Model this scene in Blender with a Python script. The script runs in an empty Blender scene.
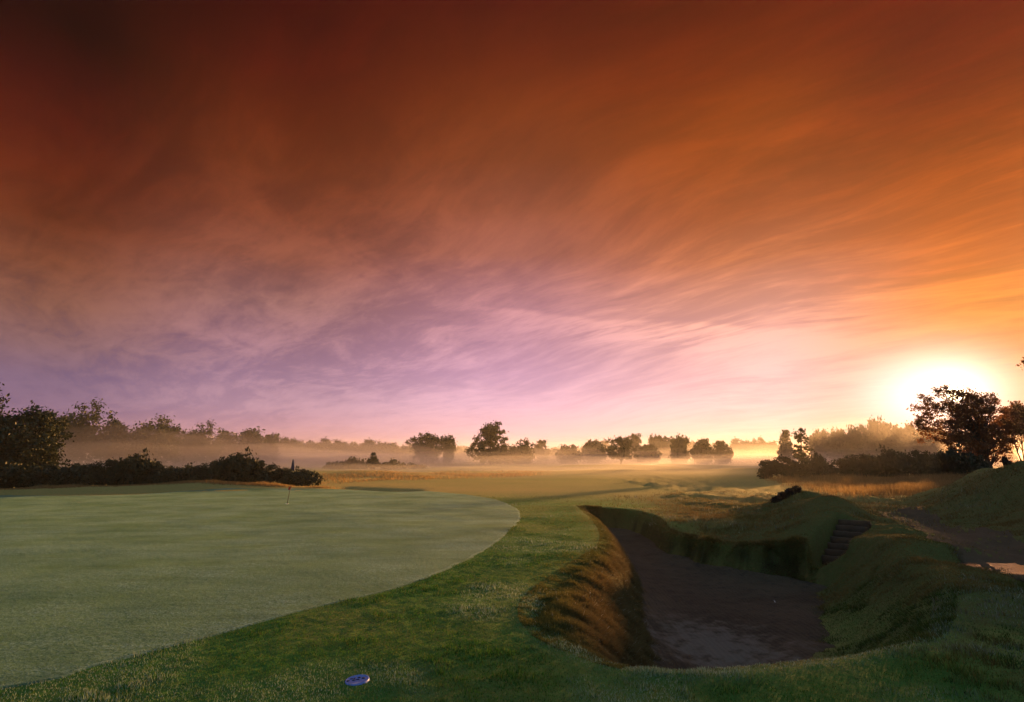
import bpy, math
import numpy as np
from mathutils import Vector, Matrix

C = bpy.context.scene.collection
sc = bpy.context.scene
R = math.radians
rng = np.random.default_rng(7)

# ------------------------------------------------------------------ camera
W, H, F = 1024, 702, 559.0
PITCH = R(10.7)
CH = 1.7
cam_d = bpy.data.cameras.new('camera')
cam = bpy.data.objects.new('camera', cam_d)
C.objects.link(cam)
cam.location = (0, 0, CH)
cam.rotation_euler = (math.pi / 2 + PITCH, 0, 0)
cam_d.sensor_width = 36.0
cam_d.lens = 36.0 * F / W
cam_d.clip_start = 0.05
cam_d.clip_end = 20000
sc.camera = cam
cP, sP = math.cos(PITCH), math.sin(PITCH)

def ray(px, py):
    a, b = px - W / 2, H / 2 - py
    return a, F * cP - b * sP, b * cP + F * sP      # x, forward, up

def un(px, py, z=0.0):                              # where the sight line meets the level z
    x, f, u = ray(px, py)
    t = (z - CH) / u
    return x * t, f * t

def at(px, Y, py=456.6):                            # a place in that direction, Y metres ahead
    x, f, u = ray(px, py)
    return x * Y / f, CH + u * Y / f

# ------------------------------------------------------------------ noise
def _hash(ix, iy, s):
    h = (ix.astype(np.int64) * 374761393 + iy.astype(np.int64) * 668265263 + s * 1274126177) & 0x7fffffff
    h = ((h ^ (h >> 13)) * 1274126177) & 0x7fffffff
    return ((h ^ (h >> 16)) & 0xffff) / 65535.0

def vnoise(x, y, s=0):
    ix, iy = np.floor(x), np.floor(y)
    fx, fy = x - ix, y - iy
    fx, fy = fx * fx * (3 - 2 * fx), fy * fy * (3 - 2 * fy)
    a, b = _hash(ix, iy, s), _hash(ix + 1, iy, s)
    c, d = _hash(ix, iy + 1, s), _hash(ix + 1, iy + 1, s)
    return (a * (1 - fx) + b * fx) * (1 - fy) + (c * (1 - fx) + d * fx) * fy

def fbm(x, y, s=0, o=4):
    v, a, t = 0, 1.0, 0
    for i in range(o):
        v = v + a * vnoise(x * 2 ** i, y * 2 ** i, s + i)
        t += a
        a *= .5
    return v / t

def sst(a, b, x):
    t = np.clip((x - a) / (b - a), 0, 1)
    return t * t * (3 - 2 * t)

# ------------------------------------------------------------------ landform
# bunker rim, (x, y, width of the wall)
RIM = []
for px, py, w in [(578, 506, .8), (592, 517, .8), (602, 530, .85), (603, 543, .95), (590, 556, 1.2), (567, 571, 1.5), (546, 588, 1.75), (535, 605, 1.85),
                  (536, 622, 1.7), (555, 641, 1.4), (584, 655, 1.0), (614, 665, .9), (655, 669, .9), (705, 670, .9),
                  (760, 665, .9), (800, 660, .9), (840, 655, .9), (881, 645, .9)]:
    RIM.append((*un(px, py, 0.0), w))
RIM += [(4.05, 5.85, 1.7), (4.75, 6.55, 2.1), (5.3, 7.3, 2.3), (5.8, 8.4, 2.3), (6.3, 9.6, 2.1), (6.6, 10.6, 1.7), (6.5, 11.2, 1.0),
        (6.2, 11.7, .6), (5.9, 12.1, .5), (5.5, 12.3, .5), (5.1, 12.6, .5), (4.75, 13.25, .55), (4.45, 13.6, .45), (4.5, 14.1, .5),
        (4.2, 14.6, .6), (4.1, 15.2, .5), (4.2, 17.0, .5), (4.0, 18.6, .45), (3.4, 19.4, .4), (2.7, 19.8, .4), (2.35, 20.1, .8)]
RIM = np.array(RIM)

def smooth_closed(P, n=6):
    out = []
    m = len(P)
    for i in range(m):
        p0, p1, p2, p3 = P[i - 1], P[i], P[(i + 1) % m], P[(i + 2) % m]
        for k in range(n):
            t = k / n
            out.append(.5 * ((2 * p1) + (-p0 + p2) * t + (2 * p0 - 5 * p1 + 4 * p2 - p3) * t * t + (-p0 + 3 * p1 - 3 * p2 + p3) * t ** 3))
    return np.array(out)

RIMS = smooth_closed(RIM, 4)

def polysd(P, x, y):
    """signed distance to closed outline (positive inside) and interpolated third column"""
    best = np.full(x.shape, 1e18)
    wv = np.ones(x.shape)
    ins = np.zeros(x.shape, bool)
    n = len(P)
    for i in range(n):
        a, b = P[i], P[(i + 1) % n]
        ex, ey = b[0] - a[0], b[1] - a[1]
        L = ex * ex + ey * ey + 1e-12
        t = np.clip(((x - a[0]) * ex + (y - a[1]) * ey) / L, 0, 1)
        d = (x - a[0] - ex * t) ** 2 + (y - a[1] - ey * t) ** 2
        m = d < best
        best = np.where(m, d, best)
        if P.shape[1] > 2:
            wv = np.where(m, a[2] + (b[2] - a[2]) * t, wv)
        cr = ((a[1] > y) != (b[1] > y)) & (x < (b[0] - a[0]) * (y - a[1]) / (b[1] - a[1] + 1e-18) + a[0])
        ins ^= cr
    return np.where(ins, 1, -1) * np.sqrt(best), wv

def segd(x, y, p, q):
    ex, ey = q[0] - p[0], q[1] - p[1]
    L = ex * ex + ey * ey + 1e-9
    t = np.clip(((x - p[0]) * ex + (y - p[1]) * ey) / L, 0, 1)
    return np.hypot(x - p[0] - ex * t, y - p[1] - ey * t), t

RIDGES = [  # start, end, height at both, half width
    ((-27, 28.2), (-16.5, 30.3), .06, .33, 1.7), ((-16.5, 30.3), (-9.5, 31.2), .33, .06, 1.7),      # long mound behind the green
    ((9.1, 18.0), (8.3, 15.0), .62, .52, 1.35), ((8.3, 15.0), (7.0, 13.1), .50, .30, 1.0),                                          # hummock with the steps
    ((6.9, 10.2), (5.5, 7.2), .26, .20, .9), ((7.9, 12.6), (6.9, 10.2), .22, .26, .9),  # bank beside the path
    ((17.0, 20.4), (15.0, 16.5), 1.22, 1.25, 1.7), ((15.0, 16.5), (13.4, 10.5), 1.25, 1.15, 2.0), ((13.4, 10.5), (13, 6), 1.15, .9, 2.4),
    ((9.5, 88), (22, 84), .55, .3, 3.5), ((26, 92), (44, 90), .6, .3, 4.0), ((-6, 62), (12, 64), .25, .3, 4.0),
    ((30, 70), (52, 66), .35, .45, 5.0), ((-30, 58), (-14, 54), .25, .2, 4.0),
]
DIPS = [((5.1, 13.2), (4.5, 14.6), .20, 1.0), ((-9.5, 31.8), (-5.6, 29.8), .22, .8)]

def base(x, y):
    z = np.zeros_like(x)
    for p, q, h0, h1, w in RIDGES:
        d, t = segd(x, y, p, q)
        e = d / w
        z = np.maximum(z, (h0 + (h1 - h0) * t) * np.exp(-e * e)) + .25 * np.minimum(z, (h0 + (h1 - h0) * t) * np.exp(-e * e))
    for p, q, h, w in DIPS:
        d, t = segd(x, y, p, q)
        z -= h * np.exp(-(d / w) ** 2)
    r = np.hypot(x, y)
    far = sst(35, 60, r)
    z += (fbm(x / 18 + 5, y / 18, 3, 3) - .5) * .7 * far * (1 - sst(300, 800, r))
    rough = sst(5.5, 8.5, x) * sst(5, 9, y) * (1 - far)
    z += (fbm(x * 1.1, y * 1.1, 11, 4) - .5) * .36 * rough
    z += (fbm(x * .5, y * .5, 23, 3) - .5) * .06 * (1 - far)
    return z

DEEP = .80
def floor_z(x, y):
    return -DEEP + .10 * sst(10, 19, y) + (fbm(x * .8, y * .8, 31, 3) - .5) * .10

GREEN_PX = [(520, 512), (517, 524), (497, 542), (455, 566), (400, 588), (320, 608), (200, 640), (100, 667), (0, 690)]
GREEN = [un(*p) for p in GREEN_PX] + [(-6.5, 3.3), (-12, 3.2), (-20, 7), (-25, 14), (-27, 21), (-24.5, 25.5)]
GREEN += [un(*p) for p in [(100, 495.5), (200, 491.5), (300, 490), (390, 490), (450, 493), (490, 498.5), (510, 504.5)]]
GREENS = smooth_closed(np.array(GREEN), 14)
GREENS += ((fbm(GREENS[:, 0] * 3.1, GREENS[:, 1] * 3.1, 301, 4) - .5) * .16)[:, None]
GREEN_C = np.array(GREEN)

STEP_B, STEP_T = np.array((6.58, 11.9)), np.array((7.72, 13.05))     # foot and head of the steps
SD = (STEP_T - STEP_B) / np.linalg.norm(STEP_T - STEP_B)
SL = np.linalg.norm(STEP_T - STEP_B)
SN = np.array((-SD[1], SD[0]))
STEP_ZB, STEP_ZT = -.45, .27

PUD_C, PUD_Z = np.array(un(1020, 563, .12)), None      # hollow in the path where water stands
def height(x, y, info=False):
    z = base(x, y)
    wob = (fbm(x * 2.1, y * 2.1, 41, 3) - .5) * .30
    sd, w = polysd(RIMS, x, y)
    right = sst(3.6, 5.0, x) * sst(6.5, 8.5, y)
    sdw = sd + wob * (.12 + .55 * right)
    t = np.clip((sdw + .10) / w, 0, 1)
    left = 1 - sst(2.5, 4.0, x)
    p_roll = .16 * t + .84 * sst(.22, 1.0, t)                        # rolled brow, then a steep face
    p_roll = np.clip(p_roll, 0, 1)
    nr_ = sst(3.2, 4.2, x) * (1 - sst(10.2, 11.4, y))
    p_bank = .80 * sst(0, .62, t) + .20 * sst(.5, 1, t)
    p = (sst(0, 1, t) * (1 - nr_) + p_bank * nr_) * (1 - left) + p_roll * left
    fz = floor_z(x, y) - .06
    z2 = z * (1 - p) + fz * p
    # trench of the steps
    s = ((x - STEP_B[0]) * SD[0] + (y - STEP_B[1]) * SD[1]) / SL
    n = np.abs((x - STEP_B[0]) * SN[0] + (y - STEP_B[1]) * SN[1])
    zs = STEP_ZB + (STEP_ZT - STEP_ZB) * np.clip(s, -.5, 1.05) - .10
    k = (1 - sst(.33, .42, n)) * sst(-.45, -.2, s) * (1 - sst(1.0, 1.10, s))
    z2 = np.where(zs < z2, z2 * (1 - k) + zs * k, z2)
    r = np.hypot(x, y)
    on_green = 0
    if len(x) > 0 and y.max() < 60:
        gd, _ = polysd(GREEN_C, x, y)
        on_green = sst(-.25, .1, gd)
    z2 = z2 + (1 - on_green) * (fbm(x * 9, y * 9, 51, 3) - .5) * .035 * (1 - sst(12, 30, r)) * (.4 + .9 * np.clip(t, 0, 1) * (1 - p ** 6) + .5 * right) + right * sst(0, .3, t) * (1 - p ** 8) * (fbm(x * 3.4, y * 3.4, 57, 3) - .5) * .34 * sst(10.5, 12.5, y)
    if PUD_Z is not None:
        pd = np.hypot((x - PUD_C[0]) / 1.15, (y - PUD_C[1]) / .62)
        kp = 1 - sst(.75, 1.5, pd)
        z2 = z2 * (1 - kp) + kp * (PUD_Z + (fbm(x * 5, y * 5, 401, 3) - .5) * .05)
    if info:
        return z2, sd, w, t, p
    return z2
PUD_Z = float(np.median(height(PUD_C[0] + np.linspace(-.9, .9, 25), PUD_C[1] + np.zeros(25)))) - .03

# ------------------------------------------------------------------ mesh helpers
def link(o, parent=None):
    C.objects.link(o)
    if parent is not None:
        o.parent = parent
    return o

def mesh_np(name, V, Fq, mat, parent=None, attrs=None, smooth=True):
    """V (n,3) and Fq (m,k) with k corners for every face -> one object"""
    V = np.asarray(V, np.float32)
    Fq = np.asarray(Fq, np.int32)
    k = Fq.shape[1]
    me = bpy.data.meshes.new(name)
    me.vertices.add(len(V))
    me.vertices.foreach_set('co', V.ravel())
    me.loops.add(Fq.size)
    me.loops.foreach_set('vertex_index', Fq.ravel())
    me.polygons.add(len(Fq))
    me.polygons.foreach_set('loop_start', np.arange(0, Fq.size, k, dtype=np.int32))
    me.polygons.foreach_set('use_smooth', np.full(len(Fq), smooth))
    for an, av in (attrs or {}).items():
        a = me.attributes.new(an, 'FLOAT', 'POINT')
        a.data.foreach_set('value', np.asarray(av, np.float32))
    me.update(calc_edges=True)
    if mat:
        me.materials.append(mat)
    return link(bpy.data.objects.new(name, me), parent)

class MB:
    """mixed faces gathered into one mesh"""
    def __init__(s):
        s.v, s.f = [], []
    def add(s, v, f):
        n = len(s.v)
        s.v += [tuple(q) for q in v]
        s.f += [tuple(i + n for i in q) for q in f]
    def tube(s, pts, rad, n=7, cap=True):
        pts = [Vector(p) for p in pts]
        vs, fs = [], []
        for i, p in enumerate(pts):
            d = (pts[min(i + 1, len(pts) - 1)] - pts[max(i - 1, 0)]).normalized()
            a = d.cross(Vector((.31, .95, .05)) if abs(d.y) < .9 else Vector((1, 0, 0))).normalized()
            b = d.cross(a)
            for k in range(n):
                th = 2 * math.pi * k / n
                vs.append(p + (a * math.cos(th) + b * math.sin(th)) * rad[i])
        for i in range(len(pts) - 1):
            for k in range(n):
                fs.append((i * n + k, i * n + (k + 1) % n, (i + 1) * n + (k + 1) % n, (i + 1) * n + k))
        if cap:
            fs.append(tuple(range(n))[::-1])
            fs.append(tuple((len(pts) - 1) * n + k for k in range(n)))
        s.add(vs, fs)
    def build(s, name, mat, parent=None, smooth=True):
        me = bpy.data.meshes.new(name)
        me.from_pydata(s.v, [], s.f)
        if smooth:
            me.polygons.foreach_set('use_smooth', [True] * len(me.polygons))
        me.update()
        if mat:
            me.materials.append(mat)
        return link(bpy.data.objects.new(name, me), parent)

def tag(o, label=None, cat=None, group=None, kind=None):
    if label: o['label'] = label
    if cat: o['category'] = cat
    if group: o['group'] = group
    if kind: o['kind'] = kind
    return o

def thing(name, loc, label, cat, group=None, rz=0.0, scale=None):
    o = bpy.data.objects.new(name, None)
    C.objects.link(o)
    o.empty_display_size = .3
    o.location = loc
    o.rotation_euler = (0, 0, rz)
    if scale is not None:
        o.scale = scale
    return tag(o, label, cat, group)

# ------------------------------------------------------------------ materials
def mat(name):
    m = bpy.data.materials.new(name)
    m.use_nodes = True
    nt = m.node_tree
    nt.nodes.clear()
    out = nt.nodes.new('ShaderNodeOutputMaterial')
    return m, nt, out

def N(nt, t, **kw):
    n = nt.nodes.new('ShaderNode' + t)
    for k, v in kw.items():
        if k.startswith('i_'):
            n.inputs[k[2:].replace('_', ' ')].default_value = v
        elif k.startswith('n_'):
            n.inputs[int(k[2:])].default_value = v
        else:
            setattr(n, k, v)
    return n

def mixc(nt, a, b, fac, mode='MIX'):
    m = nt.nodes.new('ShaderNodeMix')
    m.data_type = 'RGBA'
    m.blend_type = mode
    L = nt.links.new
    for s, v in ((m.inputs[0], fac), (m.inputs[6], a), (m.inputs[7], b)):
        if hasattr(v, 'is_output') or isinstance(v, bpy.types.NodeSocket):
            L(v, s)
        else:
            s.default_value = v if not isinstance(v, tuple) or len(v) == 4 else (*v, 1)
    return m.outputs[2]

def mth(nt, op, a, b=None, c=None, clamp=False):
    m = nt.nodes.new('ShaderNodeMath')
    m.operation = op
    m.use_clamp = clamp
    for i, v in enumerate((a, b, c)):
        if v is None: continue
        if isinstance(v, bpy.types.NodeSocket):
            nt.links.new(v, m.inputs[i])
        else:
            m.inputs[i].default_value = v
    return m.outputs[0]

def noise(nt, vec, scale, detail=4, rough=.55, dist=0.0):
    n = N(nt, 'TexNoise', i_Scale=scale, i_Detail=detail, i_Roughness=rough, i_Distortion=dist)
    if vec is not None:
        nt.links.new(vec, n.inputs['Vector'])
    return n.outputs['Fac']

def mrange(nt, v, a, b, c=0.0, d=1.0, smooth=False):
    n = nt.nodes.new('ShaderNodeMapRange')
    n.interpolation_type = 'SMOOTHSTEP' if smooth else 'LINEAR'
    nt.links.new(v, n.inputs[0])
    for i, q in enumerate((a, b, c, d)):
        n.inputs[i + 1].default_value = q
    return n.outputs[0]

def attr(nt, name):
    return N(nt, 'Attribute', attribute_name=name).outputs['Fac']

def turf_material(name, c_a, c_b, c_dry, rough=.85, fine=90, bump=.6, dew=(.20, .26, .25), dew_amt=.0, use_attr=True, spec=.07, bdist=.02, sheen=.45):
    m, nt, out = mat(name)
    L = nt.links.new
    pos = N(nt, 'NewGeometry').outputs['Position']
    n1 = noise(nt, pos, 1.3, 5)
    n2 = noise(nt, pos, fine, 3, .7)
    n3 = noise(nt, pos, 9, 4, .6)
    col = mixc(nt, (*c_a, 1), (*c_b, 1), mrange(nt, n1, .35, .65))
    col = mixc(nt, col, (c_a[0] * .55, c_a[1] * .55, c_a[2] * .5, 1), mrange(nt, n3, .5, .75, 0, .7))
    if use_attr:
        dr = attr(nt, 'dry')
        dr = mth(nt, 'MULTIPLY', dr, mrange(nt, n3, .25, .6, .55, 1.15), clamp=True)
        col = mixc(nt, col, (*c_dry, 1), dr)
        col = mixc(nt, col, (.038, .023, .014, 1), attr(nt, 'soil'))
    fr = mrange(nt, n2, .45, .75)
    if dew_amt:
        big = noise(nt, pos, .6, 5, .6)
        mp = N(nt, 'Mapping'); mp.inputs['Rotation'].default_value = (0, 0, R(-62)); mp.inputs['Scale'].default_value = (.45, 2.2, 1)
        L(pos, mp.inputs[0])
        stk = noise(nt, mp.outputs[0], 1.1, 6, .68, .6)
        n4 = noise(nt, pos, 28, 3, .7)
        fr = mth(nt, 'MULTIPLY', mrange(nt, n2, .36, .66), mth(nt, 'MULTIPLY', mrange(nt, big, .32, .62, .30, 1.0), mrange(nt, stk, .34, .62, .55, 1.05)))
        fr = mth(nt, 'MULTIPLY', fr, mrange(nt, n4, .35, .6, .4, 1.15))
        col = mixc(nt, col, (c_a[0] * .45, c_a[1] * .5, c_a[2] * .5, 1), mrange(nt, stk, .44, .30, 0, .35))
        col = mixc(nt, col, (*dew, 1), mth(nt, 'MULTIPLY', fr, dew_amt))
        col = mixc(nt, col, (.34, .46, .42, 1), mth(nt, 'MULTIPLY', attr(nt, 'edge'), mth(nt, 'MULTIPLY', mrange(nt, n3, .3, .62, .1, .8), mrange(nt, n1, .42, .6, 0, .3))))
    else:
        col = mixc(nt, col, (c_b[0] * 1.7, c_b[1] * 1.7, c_b[2] * 1.8, 1), mth(nt, 'MULTIPLY', fr, .5))
    b = N(nt, 'BsdfPrincipled', i_Roughness=rough)
    b.inputs['Specular IOR Level'].default_value = spec
    L(col, b.inputs['Base Color'])
    bp = N(nt, 'Bump', i_Strength=bump, i_Distance=bdist)
    L(mth(nt, 'ADD', mth(nt, 'MULTIPLY', n2, .6), n3), bp.inputs['Height'])
    L(bp.outputs[0], b.inputs['Normal'])
    b.inputs['Sheen Weight'].default_value = sheen
    b.inputs['Sheen Roughness'].default_value = .45
    L(col, b.inputs['Sheen Tint'])
    L(b.outputs[0], out.inputs[0])
    return m

def leaf_material(name, c1, c2, trans=.35, ob=True):
    m, nt, out = mat(name)
    L = nt.links.new
    tc = N(nt, 'TexCoord')
    n = noise(nt, tc.outputs['Object'], 1.1, 3)
    n2 = noise(nt, tc.outputs['Object'], 9.0, 2)
    f = mth(nt, 'ADD', mth(nt, 'MULTIPLY', n, .6), mth(nt, 'MULTIPLY', n2, .4))
    col = mixc(nt, (*c1, 1), (*c2, 1), mrange(nt, f, .36, .64))
    d = N(nt, 'BsdfDiffuse')
    t = N(nt, 'BsdfTranslucent')
    g = N(nt, 'BsdfGlossy', i_Roughness=.5)
    mx, mg = N(nt, 'MixShader', n_0=trans), N(nt, 'MixShader', n_0=.025)
    L(col, d.inputs[0]); L(col, t.inputs[0])
    L(d.outputs[0], mx.inputs[1]); L(t.outputs[0], mx.inputs[2])
    L(mx.outputs[0], mg.inputs[1]); L(g.outputs[0], mg.inputs[2])
    L(mg.outputs[0], out.inputs[0])
    return m

def blade_material(name, c_a, c_b, c_dry, c_frost, trans=.3):
    m, nt, out = mat(name)
    L = nt.links.new
    col = mixc(nt, (*c_a, 1), (*c_b, 1), attr(nt, 'tint'))
    col = mixc(nt, col, (*c_dry, 1), attr(nt, 'dry'))
    col = mixc(nt, col, (*c_frost, 1), attr(nt, 'frost'))
    d = N(nt, 'BsdfDiffuse'); t = N(nt, 'BsdfTranslucent')
    mx = N(nt, 'MixShader', n_0=trans)
    L(col, d.inputs[0]); L(col, t.inputs[0])
    L(d.outputs[0], mx.inputs[1]); L(t.outputs[0], mx.inputs[2])
    L(mx.outputs[0], out.inputs[0])
    return m

def plain(name, c, rough=.7, spec=.3, var=.25, scale=8, bump=0.0, bscale=40, metal=0):
    m, nt, out = mat(name)
    L = nt.links.new
    tc = N(nt, 'TexCoord').outputs['Object']
    n = noise(nt, tc, scale, 5, .6)
    col = mixc(nt, (*[q * (1 - var) for q in c], 1), (*[min(1, q * (1 + var)) for q in c], 1), n)
    b = N(nt, 'BsdfPrincipled', i_Roughness=rough, i_Metallic=metal)
    b.inputs['Specular IOR Level'].default_value = spec
    L(col, b.inputs['Base Color'])
    if bump:
        bp = N(nt, 'Bump', i_Strength=bump, i_Distance=.02)
        L(noise(nt, tc, bscale, 5, .65), bp.inputs['Height'])
        L(bp.outputs[0], b.inputs['Normal'])
    L(b.outputs[0], out.inputs[0])
    return m

M = {}
M['turf'] = turf_material('turf', (.018, .078, .014), (.036, .115, .022), (.28, .19, .075), fine=70, bump=.9, bdist=.03)
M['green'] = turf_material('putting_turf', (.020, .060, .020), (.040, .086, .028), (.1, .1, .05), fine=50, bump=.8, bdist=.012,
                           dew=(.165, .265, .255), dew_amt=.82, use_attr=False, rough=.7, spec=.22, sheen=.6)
M['bark'] = plain('bark', (.055, .042, .032), .9, .1, .4, 6, .5, 18)
M['pale_bark'] = plain('pale_bark', (.30, .25, .20), .85, .1, .35, 5, .4, 14)
M['leaf'] = leaf_material('leaf_broad', (.020, .030, .010), (.042, .052, .015))
M['leaf_dark'] = leaf_material('leaf_dark', (.014, .021, .010), (.028, .035, .013), .15)
M['leaf_red'] = leaf_material('leaf_autumn', (.080, .030, .010), (.200, .080, .016), .55)  # red-orange in the leaf colour stands in for sun flare and haze
M['leaf_pine'] = leaf_material('leaf_pine', (.022, .034, .014), (.044, .056, .020), .2)
M['gorse'] = leaf_material('leaf_gorse', (.014, .020, .010), (.030, .034, .013), .15)
M['heather'] = leaf_material('leaf_heather', (.010, .008, .006), (.025, .016, .012), .1)
M['blade'] = blade_material('grass_blade', (.010, .052, .009), (.080, .190, .032), (.22, .160, .055), (.34, .42, .36))
M['blade_dry'] = blade_material('dry_blade', (.040, .056, .014), (.170, .150, .046), (.135, .090, .042), (.50, .50, .45))
M['bank_blade'] = blade_material('bank_blade', (.006, .030, .006), (.046, .098, .018), (.165, .110, .040), (.20, .22, .19))  # straw colour brightened as golden rim light on the mounds
M['straw'] = blade_material('straw_blade', (.20, .13, .055), (.40, .27, .14), (.2, .13, .05), (.4, .4, .3), .6)
M['wood'] = plain('weathered_sleeper', (.055, .034, .024), .85, .15, .35, 7, .5, 30)
M['earth'] = plain('path_earth', (.068, .048, .032), .95, .1, .45, 3, .8, 16)
M['white_paint'] = plain('white_paint', (.75, .75, .78), .5, .4, .08)
M['dark_pole'] = plain('dark_pole', (.04, .035, .035), .5, .3, .2)
M['red_cloth'] = plain('red_cloth', (.55, .03, .02), .8, .1, .15)
M['navy_cloth'] = plain('navy_cloth', (.025, .035, .075), .85, .1, .2)
M['disc'] = plain('disc_blue', (.10, .15, .44), .45, .4, .18, 14)  # white disc; the bluish light on it is put into its colour
M['disc_mark'] = plain('disc_mark', (.015, .02, .05), .6, .2, .2)
M['scrap'] = plain('white_scrap', (.75, .72, .75), .7, .2, .1)

def sand_material():
    m, nt, out = mat('bunker_sand')
    L = nt.links.new
    pos = N(nt, 'NewGeometry').outputs['Position']
    n1, n2, n3 = noise(nt, pos, .55, 5, .6), noise(nt, pos, 55, 3, .7), noise(nt, pos, 5, 5, .6)
    col = mixc(nt, (.028, .019, .012, 1), (.066, .045, .030, 1), mrange(nt, n1, .32, .66))
    col = mixc(nt, col, (.020, .016, .013, 1), mrange(nt, n3, .50, .70, 0, .8))
    # a paler patch of sand near the front of the pit
    sub = N(nt, 'VectorMath', operation='SUBTRACT'); sub.inputs[1].default_value = (2.75, 8.1, -.75)
    L(pos, sub.inputs[0])
    sc_ = N(nt, 'VectorMath', operation='MULTIPLY'); sc_.inputs[1].default_value = (1.15, .75, 0)
    L(sub.outputs[0], sc_.inputs[0])
    ln = N(nt, 'VectorMath', operation='LENGTH'); L(sc_.outputs[0], ln.inputs[0])
    pm = mth(nt, 'ADD', ln.outputs['Value'], mth(nt, 'MULTIPLY', mth(nt, 'SUBTRACT', n3, .5), 3.4))
    col = mixc(nt, (.13, .108, .098, 1), col, mrange(nt, pm, .2, 1.2, .35, 1, True))
    col = mixc(nt, col, (.20, .17, .15, 1), mrange(nt, n2, .58, .78, 0, .5))
    b = N(nt, 'BsdfPrincipled', i_Roughness=.9)
    b.inputs['Specular IOR Level'].default_value = .2
    L(col, b.inputs['Base Color'])
    wv = N(nt, 'TexWave', i_Scale=4.0, i_Distortion=6.0, i_Detail=3.0)
    L(pos, wv.inputs['Vector'])
    bp = N(nt, 'Bump', i_Strength=.7, i_Distance=.03)
    L(mth(nt, 'ADD', mth(nt, 'MULTIPLY', wv.outputs['Fac'], .35), mth(nt, 'ADD', n3, mth(nt, 'MULTIPLY', n2, .3))), bp.inputs['Height'])
    L(bp.outputs[0], b.inputs['Normal'])
    L(b.outputs[0], out.inputs[0])
    return m
M['sand'] = sand_material()

def water_material():
    m, nt, out = mat('puddle_water')
    pos = N(nt, 'NewGeometry').outputs['Position']
    b = N(nt, 'BsdfPrincipled', i_Roughness=.12)
    b.inputs['Base Color'].default_value = (.05, .04, .035, 1)
    b.inputs['Specular IOR Level'].default_value = .4
    bp = N(nt, 'Bump', i_Strength=.35, i_Distance=.01)
    nt.links.new(noise(nt, pos, 14, 3), bp.inputs['Height'])
    nt.links.new(bp.outputs[0], b.inputs['Normal'])
    nt.links.new(b.outputs[0], out.inputs[0])
    return m
M['water'] = water_material()

def build_ground():
    az = np.concatenate([np.linspace(-180, -62, 40)[:-1], np.linspace(-62, -46, 60)[:-1], np.linspace(-46, 48, 940), np.linspace(48, 62, 60)[1:], np.linspace(62, 180, 40)[1:-1]])
    az = np.radians(az)
    rr = np.concatenate([np.geomspace(.5, 3.2, 24)[:-1], np.geomspace(3.2, 27, 560)[:-1], np.geomspace(27, 6000, 190)])
    A, Rr = np.meshgrid(az, rr)
    x, y = (np.sin(A) * Rr).ravel(), (np.cos(A) * Rr).ravel()
    near = (np.hypot(x, y - 12) < 19)
    z = base(x, y)
    z[near] = height(x[near], y[near])
    sd = np.full(x.shape, -9.0); t = np.zeros(x.shape); p = np.zeros(x.shape)
    _, sd[near], _, t[near], p[near] = height(x[near], y[near], True)
    gsd, _ = polysd(GREENS, x, y)
    dry_or_sun = .07 + .20 * sst(.45, .75, fbm(x * .5, y * .5, 71))
    left = 1 - sst(2.6, 4.2, x)
    face = np.clip(t * 1.6, 0, 1) * (sd > -.3)
    dry_or_sun = np.maximum(dry_or_sun, face * (.55 + .1 * left))
    dry_or_sun = np.maximum(dry_or_sun, .55 * sst(-.5, .3, sd) * left * sst(6, 9, y))
    r = np.hypot(x, y)
    dry_or_sun = np.maximum(dry_or_sun, .75 * sst(6, 9, x) * sst(8, 12, y))  # straw tone on the right mounds, also standing in for golden sun
    dry_or_sun = np.maximum(dry_or_sun, sst(18, 30, r) * (.5 + .5 * fbm(x / 9, y / 5, 77)))
    dry_or_sun = np.maximum(dry_or_sun, .40 * sst(3, 4.6, x) * (r < 20))
    soil0 = .55 * sst(3, 4.8, x) * sst(.3, .6, fbm(x * 1.3, y * 1.3, 89, 4)) * (r < 16)
    mound = sst(.04, .16, base(x, y)) * (y > 26) * (y < 36) * (x < -7)
    dry_or_sun = np.maximum(dry_or_sun, mound * .8)
    nr, nc = len(rr), len(az)
    idx = np.arange(nr * nc).reshape(nr, nc)
    nxt = np.roll(idx, -1, axis=1)
    q = np.stack([idx[:-1], nxt[:-1], nxt[1:], idx[1:]], -1)[:, :, ::-1].reshape(-1, 4)
    V = np.stack([x, y, z], 1)
    # disc under the camera closes the sheet: the innermost ring meets at one point
    V = np.vstack([V, [0, 0, float(base(np.zeros(1), np.zeros(1))[0])]])
    c = len(V) - 1
    f = np.stack([np.full(nc, c), nxt[0], idx[0], idx[0]], -1)[:, [0, 2, 1, 1]]
    tri = np.stack([idx[0], nxt[0], np.full(nc, c)], -1)
    soil = sst(.12, .5, t) * sst(2.4, 3.4, x + .25 * (y - 14)) * sst(10.5, 12.2, y) * (.55 + .45 * sst(.35, .6, fbm(x * 3, y * 3, 83)))
    soil = np.maximum(soil, np.maximum(soil0, .65 * sst(4.2, 5.6, x) * sst(5.5, 7, y) * (1 - sst(22, 30, r))))
    soil = np.maximum(soil, left * .9 * sst(.06, .3, t) * (sd > -.1))
    at_ = {'dry': np.append(dry_or_sun, 0), 'soil': np.append(soil, 0)}
    o = mesh_np('ground', V, q, M['turf'], None, at_)
    # centre fan
    import bmesh
    bm = bmesh.new(); bm.from_mesh(o.data); bm.verts.ensure_lookup_table()
    for a_, b_, c_ in tri:
        fc = bm.faces.new((bm.verts[c_], bm.verts[b_], bm.verts[a_])); fc.smooth = True
    bm.to_mesh(o.data); bm.free()
    tag(o, 'rolling dew covered golf course turf with a deep grass walled pit', 'ground', None, 'structure')
build_ground()

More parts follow.
